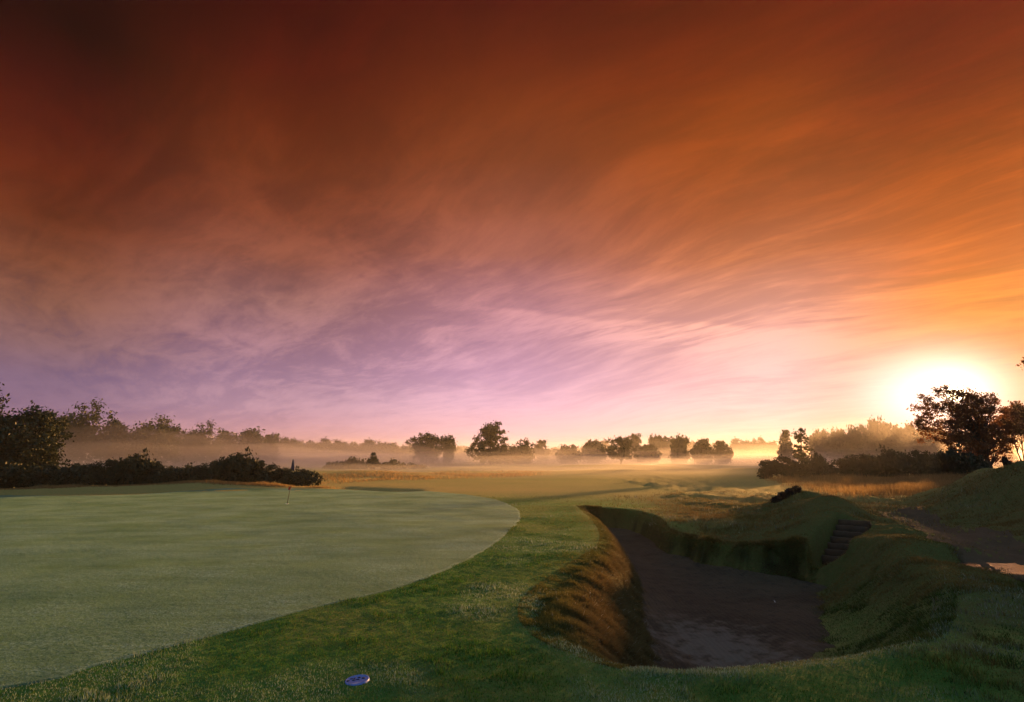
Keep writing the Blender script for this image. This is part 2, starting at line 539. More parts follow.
# putting green: own sheet just above the turf
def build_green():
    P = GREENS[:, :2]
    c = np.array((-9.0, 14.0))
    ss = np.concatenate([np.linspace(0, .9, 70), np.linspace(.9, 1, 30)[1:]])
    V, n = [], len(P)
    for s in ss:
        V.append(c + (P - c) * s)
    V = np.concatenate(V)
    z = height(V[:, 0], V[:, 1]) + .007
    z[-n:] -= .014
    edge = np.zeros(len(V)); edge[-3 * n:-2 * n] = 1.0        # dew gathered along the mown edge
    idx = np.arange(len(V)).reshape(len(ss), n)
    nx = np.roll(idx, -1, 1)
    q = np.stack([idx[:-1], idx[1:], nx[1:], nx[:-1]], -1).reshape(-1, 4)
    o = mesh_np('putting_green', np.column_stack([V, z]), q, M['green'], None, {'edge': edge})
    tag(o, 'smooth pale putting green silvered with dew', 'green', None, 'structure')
build_green()

# bunker floor
def build_sand():
    g = .07
    xs, ys = np.arange(-.5, 9, g), np.arange(4, 21, g)
    X, Y = np.meshgrid(xs, ys)
    sd, w = polysd(RIMS, X.ravel(), Y.ravel())
    ok = (sd > .22).reshape(X.shape)
    z = floor_z(X.ravel(), Y.ravel()) + (fbm(X.ravel() * 4, Y.ravel() * 4, 91, 4) - .5) * .035
    # sand swept up against the walls
    z += .10 * np.exp(-np.clip(sd - .75 * w, 0, 9) / .35)
    idx = np.arange(X.size).reshape(X.shape)
    k = ok[:-1, :-1] & ok[1:, :-1] & ok[:-1, 1:] & ok[1:, 1:]
    q = np.stack([idx[:-1, :-1], idx[:-1, 1:], idx[1:, 1:], idx[1:, :-1]], -1)[k]
    used = np.unique(q); re = np.zeros(X.size, int); re[used] = np.arange(len(used))
    V = np.stack([X.ravel(), Y.ravel(), z], 1)[used]
    o = mesh_np('bunker_sand', V, re[q], M['sand'])
    tag(o, 'damp brown sand on the floor of the deep bunker', 'sand', None, 'structure')
build_sand()

# earth path with a puddle
def strip(name, pts, m, lift, n=14, jit=0.12, seed=0):
    pts = np.array(pts, float)
    t = np.linspace(0, len(pts) - 1, 90)
    i = np.clip(t.astype(int), 0, len(pts) - 2)
    f = (t - i)[:, None]
    L = pts[i] * (1 - f) + pts[i + 1] * f
    V = []
    for k in range(n + 1):
        s = k / n
        e = L[:, :2] * (1 - s) + L[:, 2:4] * s
        V.append(e)
    V = np.stack(V, 1)
    wob = (fbm(V[..., 0] * 1.6, V[..., 1] * 1.6, seed, 3) - .5)
    dv = L[:, 2:4] - L[:, :2]
    edge = np.abs(np.linspace(-1, 1, n + 1))[None, :, None] ** 2
    V = V + wob[..., None] * dv[:, None, :] * jit * edge
    z = height(V[..., 0].ravel(), V[..., 1].ravel()) + lift
    zz = z.reshape(V.shape[:2]); zz[:, 0] -= lift * 2; zz[:, -1] -= lift * 2
    idx = np.arange(z.size).reshape(V.shape[:2])
    q = np.stack([idx[:-1, :-1], idx[:-1, 1:], idx[1:, 1:], idx[1:, :-1]], -1).reshape(-1, 4)
    return mesh_np(name, np.column_stack([V.reshape(-1, 2), zz.ravel()]), q[:, ::-1], m)
pa = strip('path', [(*un(872, 512, .26), *un(905, 506, .15)), (*un(905, 524, .24), *un(925, 512, .12)), (*un(950, 545, .22), *un(975, 528, .1)),
                    (*un(1005, 573, .2), *un(1040, 545, .1)), (*un(1120, 610, .2), *un(1150, 570, .1))], M['earth'], .02, seed=5, jit=.5)
tag(pa, 'worn brown earth path passing behind the bunker bank', 'path', None, 'structure')

def puddle():
    n = 90
    V = []
    for k in range(n):
        th = 2 * math.pi * k / n
        q = 1 + .16 * math.sin(3 * th + 1) + .10 * math.sin(7 * th)
        V.append(PUD_C + np.array((.95 * math.cos(th), .48 * math.sin(th))) * q)
    z = PUD_Z + .023
    mb = MB(); mb.add([(*v, z) for v in V] + [(*v, z - .05) for v in V],
                      [tuple(range(n))] + [(k, n + k, n + (k + 1) % n, (k + 1) % n) for k in range(n)])
    o = mb.build('puddle', M['water'], smooth=False)
    tag(o, 'shallow bright puddle lying on the earth path', 'puddle', None, 'structure')
puddle()

# ------------------------------------------------------------------ grass
def blades(name, x, y, hgt, wid, m, lean=.5, downhill=0.0, dry_or_sun=None, frost=None, label='', sink=.01, clump=None, seed=1, zoff=0):
    g = np.random.default_rng(seed)
    n = len(x)
    e = .03
    z = height(x, y)
    zx = (height(x + e, y) - z) / e
    zy = (height(x, y + e) - z) / e
    th = g.uniform(0, 2 * np.pi, n)
    dx, dy = np.cos(th), np.sin(th)
    h = hgt * g.uniform(.55, 1.25, n)
    ln = g.normal(0, lean, (n, 2))
    sl = np.hypot(zx, zy)
    k = downhill * np.clip(sl, 0, 1.6)
    ux = ln[:, 0] - zx * k - zx * .25
    uy = ln[:, 1] - zy * k - zy * .25
    uz = 1 - .55 * np.clip(k, 0, 1.4)
    L = np.sqrt(ux * ux + uy * uy + uz * uz)
    ux, uy, uz = ux / L, uy / L, uz / L
    w = wid * g.uniform(.6, 1.3, n)
    p0 = np.stack([x - dx * w, y - dy * w, z - sink], 1)
    p1 = np.stack([x + dx * w, y + dy * w, z - sink], 1)
    p2 = np.stack([x + ux * h, y + uy * h, z + uz * h + zoff], 1)
    V = np.stack([p0, p1, p2], 1).reshape(-1, 3)
    Fq = np.arange(3 * n).reshape(-1, 3)
    rep = lambda a: np.repeat(a, 3)
    at_ = {'tint': rep(g.uniform(0, 1, n)), 'dry': rep(dry_or_sun if dry_or_sun is not None else np.zeros(n)), 'frost': rep(frost if frost is not None else np.zeros(n))}
    o = mesh_np(name, V, Fq, m, None, at_, smooth=False)
    tag(o, label, 'grass', None, 'stuff')
    return o

def scatter_polar(n, r0, r1, a0, a1, g, power=1.0):
    # even in picture scale: more blades near
    u = g.uniform(0, 1, n)
    r = r0 * (r1 / r0) ** u
    a = np.radians(g.uniform(a0, a1, n))
    return np.sin(a) * r, np.cos(a) * r

g = np.random.default_rng(3)
# mown fringe in front and beside the pit
x, y = scatter_polar(520000, 3.3, 26, -48, 52, g)
sd, w_ = polysd(RIMS, x, y)
gs, _ = polysd(GREENS, x, y)
dxy = un(357, 683)
keep = (np.hypot(x - dxy[0], y - dxy[1]) > .092) & (sd < .12) & (gs < .10 * g.uniform(0, 1, len(x)) ** 2) & ~((x > 4.3 + g.uniform(0, 1, len(x))) & (y > 6.6 + 1.2 * g.uniform(0, 1, len(x))) & (y < 13 + 3 * g.uniform(0, 1, len(x))))
x, y, sd = x[keep], y[keep], sd[keep]
r = np.hypot(x, y)
keep = g.uniform(0, 1, len(x)) < (1 - .75 * sst(10, 24, r))
x, y, sd, r = x[keep], y[keep], sd[keep], r[keep]
cl = fbm(x * 1.7, y * 1.7, 101, 4)
cl2 = fbm(x * 7, y * 7, 111, 2)
hg = (.016 + .034 * sst(.42, .72, cl) * sst(.3, .7, cl2)) * (1 + .35 * sst(7, 20, r))
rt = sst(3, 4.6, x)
hg = hg * (1 + rt * (.3 + 1.6 * sst(.45, .65, cl2)))
fro = sst(.47, .72, fbm(x * .9 + 9, y * .9, 121, 4)) * .6 * (g.uniform(0, 1, len(x)) < .65)
fro = np.maximum(fro, rt * sst(.5, .66, fbm(x * 1.6, y * 1.6, 129, 4)) * .6 * (g.uniform(0, 1, len(x)) < .6))
lip = np.exp(-(np.clip(-sd, 0, 9) / .22) ** 2) * sst(0, .6, 8 - y) * (y < 8)
fro = np.maximum(fro, lip * g.uniform(0, .8, len(x)))
dr = np.clip(.6 * np.exp(-(np.clip(-sd, 0, 9) / .4) ** 2) * sst(6, 8.5, y) + .5 * (g.uniform(0, 1, len(x)) < .22) + .5 * sst(9, 20, r) + rt * .95 * sst(.38, .6, fbm(x * 2.4, y * 2.4, 127, 3)), 0, 1) * g.uniform(.5, 1, len(x))
far_right = g.uniform(0, 1, len(x)) < rt * .92  # blades at the near right take the darker bank colours
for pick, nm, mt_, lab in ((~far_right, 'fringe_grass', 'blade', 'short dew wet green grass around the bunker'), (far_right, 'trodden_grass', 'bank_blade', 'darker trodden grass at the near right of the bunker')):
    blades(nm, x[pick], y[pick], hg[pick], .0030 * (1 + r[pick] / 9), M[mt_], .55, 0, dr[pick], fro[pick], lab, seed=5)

# coarse brown grass hanging over the left face
n = 330000
LR = RIMS[:46]
ki = g.integers(0, len(LR) - 1, n)
ku = g.uniform(0, 1, n)[:, None]
rp = LR[ki] * (1 - ku) + LR[ki + 1] * ku
ed = LR[ki + 1, :2] - LR[ki, :2]
ed /= np.linalg.norm(ed, axis=1)[:, None] + 1e-9
inn = np.where(g.uniform(0, 1, n) < .06, g.uniform(-.10, .0, n), g.uniform(.0, .95, n)) * rp[:, 2]
x, y = rp[:, 0] - ed[:, 1] * inn, rp[:, 1] + ed[:, 0] * inn
_, sd, w_, t, p = height(x, y, True)
keep = (sd > -.3) & (t < .985)
x, y, sd, t = x[keep], y[keep], sd[keep], t[keep]
cl = fbm(x * 5, y * 5, 131, 3)
hg = (.030 + .075 * sst(.35, .7, cl)) * (.35 + .65 * sst(0, .35, sd)) * (.5 + .5 * sst(5.0, 6.2, y))
fro = (g.uniform(0, 1, len(x)) < .006) * .8
blades('hanging_grass', x, y, hg, .0042, M['blade_dry'], .45, 1.2, np.clip(sst(.10, .45, t) * g.uniform(.5, 1.2, len(x)), 0, 1), fro, 'coarse brown grass hanging down the steep left bunker face', seed=6)

# ragged turf hanging over the far and right hand undercut
n = 200000
ki = g.integers(0, len(RIMS) - 1, n)
mid = RIMS[ki]
ok = (mid[:, 1] > 11.6) & (mid[:, 0] > 2.6) & (mid[:, 0] < 6.4)
ki = ki[ok]; n = len(ki)
ku = g.uniform(0, 1, n)[:, None]
rp = RIMS[ki] * (1 - ku) + RIMS[ki + 1] * ku
ed = RIMS[ki + 1, :2] - RIMS[ki, :2]
ed /= np.linalg.norm(ed, axis=1)[:, None] + 1e-9
inn = g.uniform(-.12, .8, n) * rp[:, 2]
x, y = rp[:, 0] - ed[:, 1] * inn, rp[:, 1] + ed[:, 0] * inn
_, sd, w_, t, p = height(x, y, True)
lump = fbm(x * 2.6, y * 2.6, 181, 3)
keep = (sd > -.25) & (t < .985) & (g.uniform(0, 1, n) < .35 + .65 * sst(.6, .2, t))
x, y, sd, t, lump = x[keep], y[keep], sd[keep], t[keep], lump[keep]
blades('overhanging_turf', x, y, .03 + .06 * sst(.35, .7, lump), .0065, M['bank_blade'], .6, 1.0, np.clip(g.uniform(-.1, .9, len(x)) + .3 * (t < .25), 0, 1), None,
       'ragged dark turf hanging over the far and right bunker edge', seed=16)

# tufty banks on the right of the pit
x, y = scatter_polar(700000, 5.2, 32, 8, 52, g)
_, sd, w_, t, p = height(x, y, True)
keep = ((sd < 0) | (t < .97)) & (x > 3.2 + 1.8 * g.uniform(0, 1, len(x))) & (np.hypot(x, y) < 17 + 14 * g.uniform(0, 1, len(x))) & ((x > y * .22 + 1.8 * g.uniform(0, 1, len(x))) | (y < 16)) & ((t < .3) | (y < 11) | (x > 6.3) | (g.uniform(0, 1, len(x)) < .45)) & ((y > 6.8) | (sd > -.1))
s = ((x - STEP_B[0]) * SD[0] + (y - STEP_B[1]) * SD[1]) / SL
nn = np.abs((x - STEP_B[0]) * SN[0] + (y - STEP_B[1]) * SN[1])
keep &= ~((nn < .36) & (s > -.02) & (s < 1.08))
# leave the worn path bare
PP = np.array([un(872, 512, .26), un(905, 524, .24), un(950, 545, .22), un(1005, 573, .2), un(1120, 610, .2), un(1150, 570, .1), un(1040, 545, .1), un(975, 528, .1), un(925, 512, .12), un(905, 506, .15)])
psd, _ = polysd(PP, x, y)
keep &= (psd < .0) | (g.uniform(0, 1, len(x)) < .45 * np.exp(-psd / .35))
x, y, sd, t = x[keep], y[keep], sd[keep], t[keep]
cl, cl2 = fbm(x * 2.2, y * 2.2, 141, 4), fbm(x * 8, y * 8, 151, 2)
hg = .016 + .055 * sst(.4, .7, cl) * sst(.25, .7, cl2)
hg = hg * (1 + .6 * sst(9, 13, x)) + .09 * np.exp(-((sd - .08) / .14) ** 2) * sst(10.8, 12, y)
dr = np.clip(sst(.38, .6, fbm(x * 1.1, y * 1.1, 161, 4)) * .65 + .12 + .45 * sst(9.5, 14, y) + .5 * sst(8.0, 10.5, x) * sst(.35, .6, cl) + .25 * (g.uniform(0, 1, len(x)) < .3), 0, 1)  # extra straw towards the far right stands in for sunlit crests
fro = (g.uniform(0, 1, len(x)) < .06) * .4
blades('bank_grass', x, y, hg, .0034 * (1 + np.hypot(x, y) / 14), M['bank_blade'], .5, 1.1, dr, fro, 'tufty green and straw coloured grass on the hummocks right of the bunker', seed=7)

# tall straw coloured rough behind the hummocks, and strips by the fairway
def rough_patch(name, poly, n, hgt, wid, label, seed, m='straw', feather=5.0):
    gg = np.random.default_rng(seed)
    P = np.array(poly, float)
    lo, hi = P.min(0), P.max(0)
    x = gg.uniform(lo[0], hi[0], n); y = gg.uniform(lo[1], hi[1], n)
    sd, _ = polysd(P, x, y)
    cl = fbm(x * .35, y * .35, seed, 4)
    k = (sd > 0) & (gg.uniform(0, 1, n) < sst(.25, .5, cl) * np.clip(sd / feather, .02, 1))
    x, y, cl = x[k], y[k], cl[k]
    blades(name, x, y, hgt * (.4 + .9 * sst(.35, .7, cl)), wid, M[m], .35, 0, gg.uniform(0, 1, len(x)), None, label, seed=seed)
rough_patch('rough_grass', [(12.5, 22), (24, 24), (34, 33), (38, 44), (20, 46), (16, 36)], 150000, .38, .010, 'tall straw coloured rough grass in front of the right hedge', 21)
rough_patch('fescue_grass', [un(300, 486), un(380, 482), un(470, 478.5), un(560, 475), un(560, 471), un(440, 473), un(300, 476)], 50000, .16, .018, 'pale pinkish band of long grass along the edge of the fairway', 22)
rough_patch('mound_grass', [(-27, 27.6), (-17, 29.3), (-10, 30.3), (-8.5, 31.4), (-16, 31.8), (-27, 29.8)], 70000, .20, .011, 'short tawny grass on the low mound behind the green', 23, 'straw', .8)

# ------------------------------------------------------------------ trees
def gen_tree(name, lobes, h, w, trunk=(.035, .1), leaf=.2, ncl=90, per=50, spread=.10, stems=None, shell=.55, lm='leaf', bm_='bark', seed=1, droop=0.0, lean=0.0, tall=1.0):
    """lobes (cx,cy,cz,rx,ry,rz) in units of w (across) and h (up). Returns (trunk mesh, crown mesh) objects, unparented."""
    gg = np.random.default_rng(seed)
    lb = np.array(lobes, float)
    vol = np.maximum(lb[:, 3] * lb[:, 4] * lb[:, 5], .0015)
    ids = gg.choice(len(lb), ncl, p=vol / vol.sum())
    d = gg.normal(size=(ncl, 3)); d /= np.linalg.norm(d, axis=1)[:, None]
    rad = shell + (1 - shell) * gg.uniform(0, 1, ncl) ** .5
    inner = gg.uniform(0, 1, ncl) < .35
    rad[inner] = gg.uniform(.1, .8, inner.sum())
    cen = lb[ids, :3] + d * lb[ids, 3:] * rad[:, None] * .88
    cen = cen * np.array((w, w, h))
    # leaves
    size = leaf * gg.uniform(.6, 1.4, (ncl * per, 1))
    cs = np.repeat(gg.uniform(.6, 1.35, ncl), per)[:, None] * spread * (w + h) * .5
    off = gg.normal(size=(ncl * per, 3)) * np.array((1, 1, .75)) * cs * .55
    pc = np.repeat(cen, per, 0) + off
    pc[:, 2] -= droop * np.abs(gg.normal(size=ncl * per)) * cs[:, 0]
    pc[:, 2] = np.maximum(pc[:, 2], leaf * .3)
    a = gg.normal(size=(ncl * per, 3)); a /= np.linalg.norm(a, axis=1)[:, None]
    b = gg.normal(size=(ncl * per, 3)); b -= (a * b).sum(1)[:, None] * a; b /= np.linalg.norm(b, axis=1)[:, None]
    a = a * size * .62 * tall; b = b * size * .34
    V = np.stack([pc - a, pc + b, pc + a, pc - b], 1).reshape(-1, 3)
    crown = mesh_np('crown', V, np.arange(len(V)).reshape(-1, 4), M[lm], smooth=False)
    # trunk and limbs
    mb = MB()
    r0, topf = trunk[0] * h, max(.35, lb[:, 2].max())
    st = stems or [(0, 0, 0, 0)]
    stem_pts = []
    for (bx, by, tx, ty) in st:
        pts, rd = [], []
        for k in range(9):
            s = k / 8
            pts.append((bx * w + (tx - bx) * w * s + math.sin(s * 5 + bx * 9 + seed) * .012 * h + lean * w * s * s,
                        by * w + (ty - by) * w * s + math.cos(s * 4 + seed) * .012 * h, topf * .93 * h * s - (.15 if k == 0 else 0)))
            rd.append(r0 * (1.25 if k == 0 else 1) * (1 - .88 * s) / (len(st) ** .5))
        mb.tube(pts, rd, 8)
        stem_pts.append((np.array(pts), rd))
    for i in range(ncl):
        if gg.uniform() > .55: continue
        pts, rd = stem_pts[int(gg.integers(len(stem_pts)))]
        want = cen[i, 2] * gg.uniform(.45, .8)
        j = int(np.clip(np.argmin(np.abs(pts[:, 2] - want)), 1, 7))
        p0, p1 = pts[j], cen[i]
        mid = p0 * .5 + p1 * .5 + np.array((0, 0, .06 * h)) + gg.normal(size=3) * .03 * h
        q1 = p0 * .75 + mid * .25 + np.array((0, 0, .01 * h))
        rr_ = min(rd[j] * .45, r0 * .35)
        mb.tube([p0, q1 * .5 + (p0 * .3 + mid * .7) * .5, mid, p1], [rr_, rr_ * .75, rr_ * .5, rr_ * .15], 5, False)
    tr = mb.build('trunk', M[bm_])
    return tr, crown

PROTO = {}
def proto(key, **kw):
    PROTO[key] = kw

OVAL = [(0, 0, .28, .40, .40, .27), (0, 0, .62, .42, .42, .36), (.12, 0, .48, .36, .36, .26), (-.15, .1, .5, .34, .34, .26), (0, -.1, .82, .26, .26, .16)]
RAGGED = [(.05, 0, .27, .42, .42, .27), (-.05, 0, .55, .36, .36, .3), (-.2, 0, .8, .2, .2, .13), (.12, .05, .87, .22, .22, .12), (.33, 0, .7, .15, .15, .10), (.28, 0, .42, .25, .25, .2), (-.3, 0, .45, .2, .25, .2)]
BROAD = [(.05, 0, .26, .42, .42, .26), (0, 0, .55, .44, .4, .3), (-.3, 0, .62, .22, .25, .2), (.3, .05, .6, .22, .25, .22), (.05, 0, .82, .28, .28, .16), (-.1, 0, .35, .42, .4, .2)]
LOWOVAL = [(0, 0, .24, .42, .42, .24), (0, 0, .28, .40, .40, .27), (0, 0, .5, .48, .45, .42), (.1, 0, .72, .36, .36, .26), (-.2, 0, .4, .34, .34, .32), (.24, 0, .34, .28, .3, .3)]
UMBRELLA = [(.05, 0, .45, .46, .42, .22), (0, 0, .22, .4, .4, .22), (0, 0, .8, .46, .42, .16), (-.25, 0, .66, .28, .28, .14), (.25, .1, .68, .28, .28, .16), (0, -.1, .55, .35, .35, .16), (-.05, 0, .34, .3, .3, .2)]
CONE = [(0, 0, .88, .12, .12, .12), (0, 0, .68, .24, .24, .16), (.04, 0, .46, .36, .36, .18), (-.06, 0, .28, .46, .46, .18)]
BUSHL = [(0, 0, .42, .42, .4, .44), (-.26, 0, .34, .26, .3, .34), (.27, .05, .38, .26, .3, .36), (.08, -.1, .66, .24, .24, .3)]
BUSHW = [(-.3, 0, .4, .22, .25, .4), (0, .05, .5, .26, .28, .46), (.3, -.05, .38, .22, .25, .42), (.14, 0, .62, .16, .2, .34), (-.16, 0, .3, .3, .3, .32)]

# every kind is grown once at unit size (1 m across and 1 m tall would distort leaves, so at its real size) and copied
CACHE = {}
def grow(key, h, w, seed, **kw):
    k = (key, seed)
    if k in CACHE:
        tr, cr, h0, w0 = CACHE[k]
        t2, c2 = tr.copy(), cr.copy()
        C.objects.link(t2); C.objects.link(c2)
        return t2, c2, (w / w0, w / w0, h / h0)
    tr, cr = gen_tree(key, h=h, w=w, seed=seed, **kw)
    CACHE[k] = (tr, cr, h, w)
    return tr, cr, (1, 1, 1)

def plant(name, kind, px, top, Y, wpx, label, cat='tree', group=None, seed=1, rz=None, zb=None, **kw):
    x, zt = at(px, Y, top)
    gz = float(height(np.array([x]), np.array([Y]))[0]) if zb is None else zb
    h = zt - gz
    w = wpx * Y / 565
    tr, cr, s = grow(kind, h, w, seed, **kw)
    rz = (hash((px, top)) % 628) / 100 if rz is None else rz
    e = thing(name, (x, Y, gz - .05), label, cat, group, rz, s)
    tr.parent = e; cr.parent = e
    return e

T = dict
far_o = T(lobes=OVAL, leaf=.42, ncl=130, per=46, spread=.11)
far_b = T(lobes=BROAD, leaf=.42, ncl=140, per=46, spread=.11)
far_r = T(lobes=RAGGED, leaf=.38, ncl=140, per=46, spread=.085, trunk=(.02, .1))
far_l = T(lobes=LOWOVAL, leaf=.40, ncl=140, per=46, spread=.11)

# --- left: near dark trees
nd = T(lobes=BROAD, leaf=.17, ncl=300, per=80, spread=.085, lm='leaf_dark', bm_='pale_bark', trunk=(.028, .1))
plant('tree', 'near_dark', 33, 404, 36, 70, 'dark spreading tree with a pale trunk standing at the left end of the hedge', seed=11, rz=1.0, **nd)
plant('tree', 'near_dark2', -10, 410, 38, 62, 'dark crown cut off by the left edge of the photo beside the pale trunked tree', seed=12, rz=2.2, **{**nd, 'lobes': LOWOVAL, 'bm_': 'bark'})
plant('tree', 'near_dark3', -36, 372, 35, 84, 'tree outside the left edge with one leafy bough reaching into view', seed=13, rz=.4, **{**nd, 'lobes': RAGGED, 'bm_': 'bark'})

# --- left: wood in the mist
lw = 'trees in the misty wood behind the left hedge'
LW = [
    (90, 399, 92, 52, 'w_r', far_r, 1, 'tallest tree of the left wood, with a ragged open crown'),
    (70, 416, 96, 34, 'w_o', far_o, 2, 'dark rounded tree between the near dark tree and the ragged crown'),
    (119, 418, 98, 28, 'w_b', far_b, 3, 'narrow tree just right of the tallest ragged tree in the left wood'),
    (160, 415, 100, 50, 'w_b', far_b, 4, 'broad domed tree, second tallest of the left wood'),
    (140, 428, 112, 34, 'w_l', far_l, 5, 'low tree filling the gap left of the broad domed tree'),
    (186, 428, 112, 32, 'w_l', far_l, 6, 'low tree filling the gap right of the broad domed tree'),
    (206, 420, 108, 36, 'w_r', far_r, 7, 'uneven topped tree midway along the left wood'),
    (228, 430, 118, 26, 'w_o', far_o, 8, 'small rounded tree right of the uneven topped tree'),
    (251, 427, 118, 32, 'w_b', far_b, 9, 'last tall tree of the left wood, with a stepped crown'),
    (270, 433, 125, 24, 'w_o', far_o, 10, 'small tree at the foot of the stepped crown, above the gorse'),
]
for px, top, Y, wp, kind, kw, sd_, lab in LW:
    plant('tree', kind + str(sd_ % 3), px, top, Y, wp, lab, group=lw, seed=30 + sd_ % 3, **kw)
fw = 'trees of the far left wood line'
for i, (px, top, wp) in enumerate([(284, 437, 24), (297, 438, 22), (312, 440, 26), (326, 438, 20), (340, 439, 24), (354, 441, 26), (369, 439, 22), (383, 441, 26), (398, 442, 24), (412, 443, 22)]):
    plant('tree', 'far' + 'obl'[i % 3], px, top, 190, wp * 1.15, 'small grey tree in the even wood line left of the two pines', group=fw, seed=40, **[far_o, far_b, far_l][i % 3])

# --- middle trees in the mist
plant('bush', 'midbush', 337, 463, 82, 34, 'low rounded bush in the mist right of the hedge end', 'bush', 'bushes in the mist', 50, **T(lobes=BUSHL, leaf=.28, ncl=60, per=50, spread=.16))
plant('bush', 'midbush', 355, 460, 84, 28, 'bush in the mist just left of the little conifer', 'bush', 'bushes in the mist', 50, **T(lobes=BUSHL, leaf=.28, ncl=60, per=50, spread=.16))
plant('bush', 'midbush2', 393, 461, 84, 34, 'bush in the mist just right of the little conifer', 'bush', 'bushes in the mist', 51, **T(lobes=BUSHW, leaf=.28, ncl=60, per=50, spread=.14))
plant('bush', 'midbush2', 412, 464, 88, 34, 'lowest and faintest bush in the mist below the pines', 'bush', 'bushes in the mist', 51, **T(lobes=BUSHW, leaf=.28, ncl=60, per=50, spread=.14))
plant('conifer', 'minicon', 374, 451, 82, 17, 'little pointed conifer standing among the misty bushes', 'conifer', None, 52, **T(lobes=CONE, leaf=.26, ncl=60, per=36, spread=.10, lm='leaf_pine'))
pn = T(lobes=UMBRELLA, leaf=.34, ncl=190, per=46, spread=.075, lm='leaf_pine', trunk=(.03, .1))
plant('pine_tree', 'pine', 427, 432, 135, 40, 'wider flat topped pine of the pair left of the big birch', 'pine', 'pair of pines in the mist', 55, rz=0, **pn)
plant('pine_tree', 'pine', 449, 434, 137, 20, 'narrower pine leaning against its wider neighbour left of the big birch', 'pine', 'pair of pines in the mist', 55, rz=2, **pn)
bt = T(lobes=[(-.02, 0, .8, .34, .32, .19), (.12, 0, .66, .34, .32, .2), (-.1, 0, .55, .3, .3, .22), (-.12, 0, .3, .46, .44, .24), (.0, 0, .2, .44, .44, .2), (.28, 0, .3, .26, .3, .24)], leaf=.32, ncl=210, per=52, spread=.065, trunk=(.02, .1))
plant('birch_tree', 'birch', 491, 420, 118, 48, 'tallest tree in the middle of the misty fairway edge', 'tree', None, 60, rz=.2, **bt)
plant('birch_tree', 'mid_l', 521, 439, 120, 34, 'shorter rounded tree touching the right side of the tallest middle tree', 'tree', None, 61, rz=1, **{**far_l, 'leaf': .32, 'ncl': 110})
plant('birch_tree', 'mid_l', 505, 447, 122, 30, 'low leafy tree in the gap between the tallest and the rounded middle tree', 'tree', None, 61, rz=3, **{**far_l, 'leaf': .32, 'ncl': 110})
MID = [(540, 440, 160, 20, 'far_r', far_r, 'slim ragged tree right of the tallest middle tree'),
       (569, 445, 140, 30, 'mid_b', far_b, 'low dark tree alone in the mist at the picture centre'),
       (555, 449, 190, 26, 'mid_o', far_o, 'faint small tree between the slim ragged tree and the lone low tree'),
       (594, 440, 150, 26, 'mid_b', far_b, 'open crowned tree left of the cedar shaped tree'),
       (634, 434, 165, 24, 'far_r', far_r, 'tall slender crown rising behind the cedar shaped tree'),
       (646, 444, 135, 26, 'mid_l', far_l, 'dark tree standing against the right side of the cedar shaped tree'),
       (657, 436, 175, 26, 'mid_o', far_o, 'paler rounded tree second to the right of the cedar shaped tree'),
       (668, 437, 178, 24, 'mid_b', far_b, 'paler tree squeezed between two darker ones right of the cedar'),
       (679, 436, 130, 24, 'mid_o', far_o, 'dark upright tree left of the two ball shaped trees'),
       (701, 438, 125, 22, 'mid_l', far_l, 'left one of two ball shaped trees on the fairway edge'),
       (722, 440, 125, 20, 'mid_l', far_l, 'right one of two ball shaped trees on the fairway edge')]
for i, (px, top, Y, wp, kind, kw, lab) in enumerate(MID):
    plant('tree', kind, px, top, Y, wp * 1.05, lab, group='trees along the misty fairway edge', seed=70 + len(kind), **kw)
plant('cedar_tree', 'cedar', 620, 436, 114, 42, 'cedar shaped tree with flat layered boughs above a short trunk', 'tree', None, 75, rz=0, **T(
    lobes=[(-.02, 0, .82, .34, .34, .17), (-.05, 0, .58, .48, .42, .16), (.05, 0, .38, .5, .42, .12)], leaf=.3, ncl=120, per=46, spread=.07, lm='leaf_pine', trunk=(.03, .1)))
for i, (px, top, wp) in enumerate([(604, 440, 22), (690, 440, 18), (712, 442, 18), (735, 438, 16), (743, 439, 15), (752, 438, 16), (761, 437, 14), (771, 440, 18), (580, 446, 20), (458, 447, 20), (470, 446, 18)]):
    plant('tree', 'far' + 'obl'[i % 3], px, top, 230, wp * 1.2, 'pale small tree of the farthest wood line seen through the mist', group='trees of the farthest wood line', seed=40, **[far_o, far_b, far_l][i % 3])

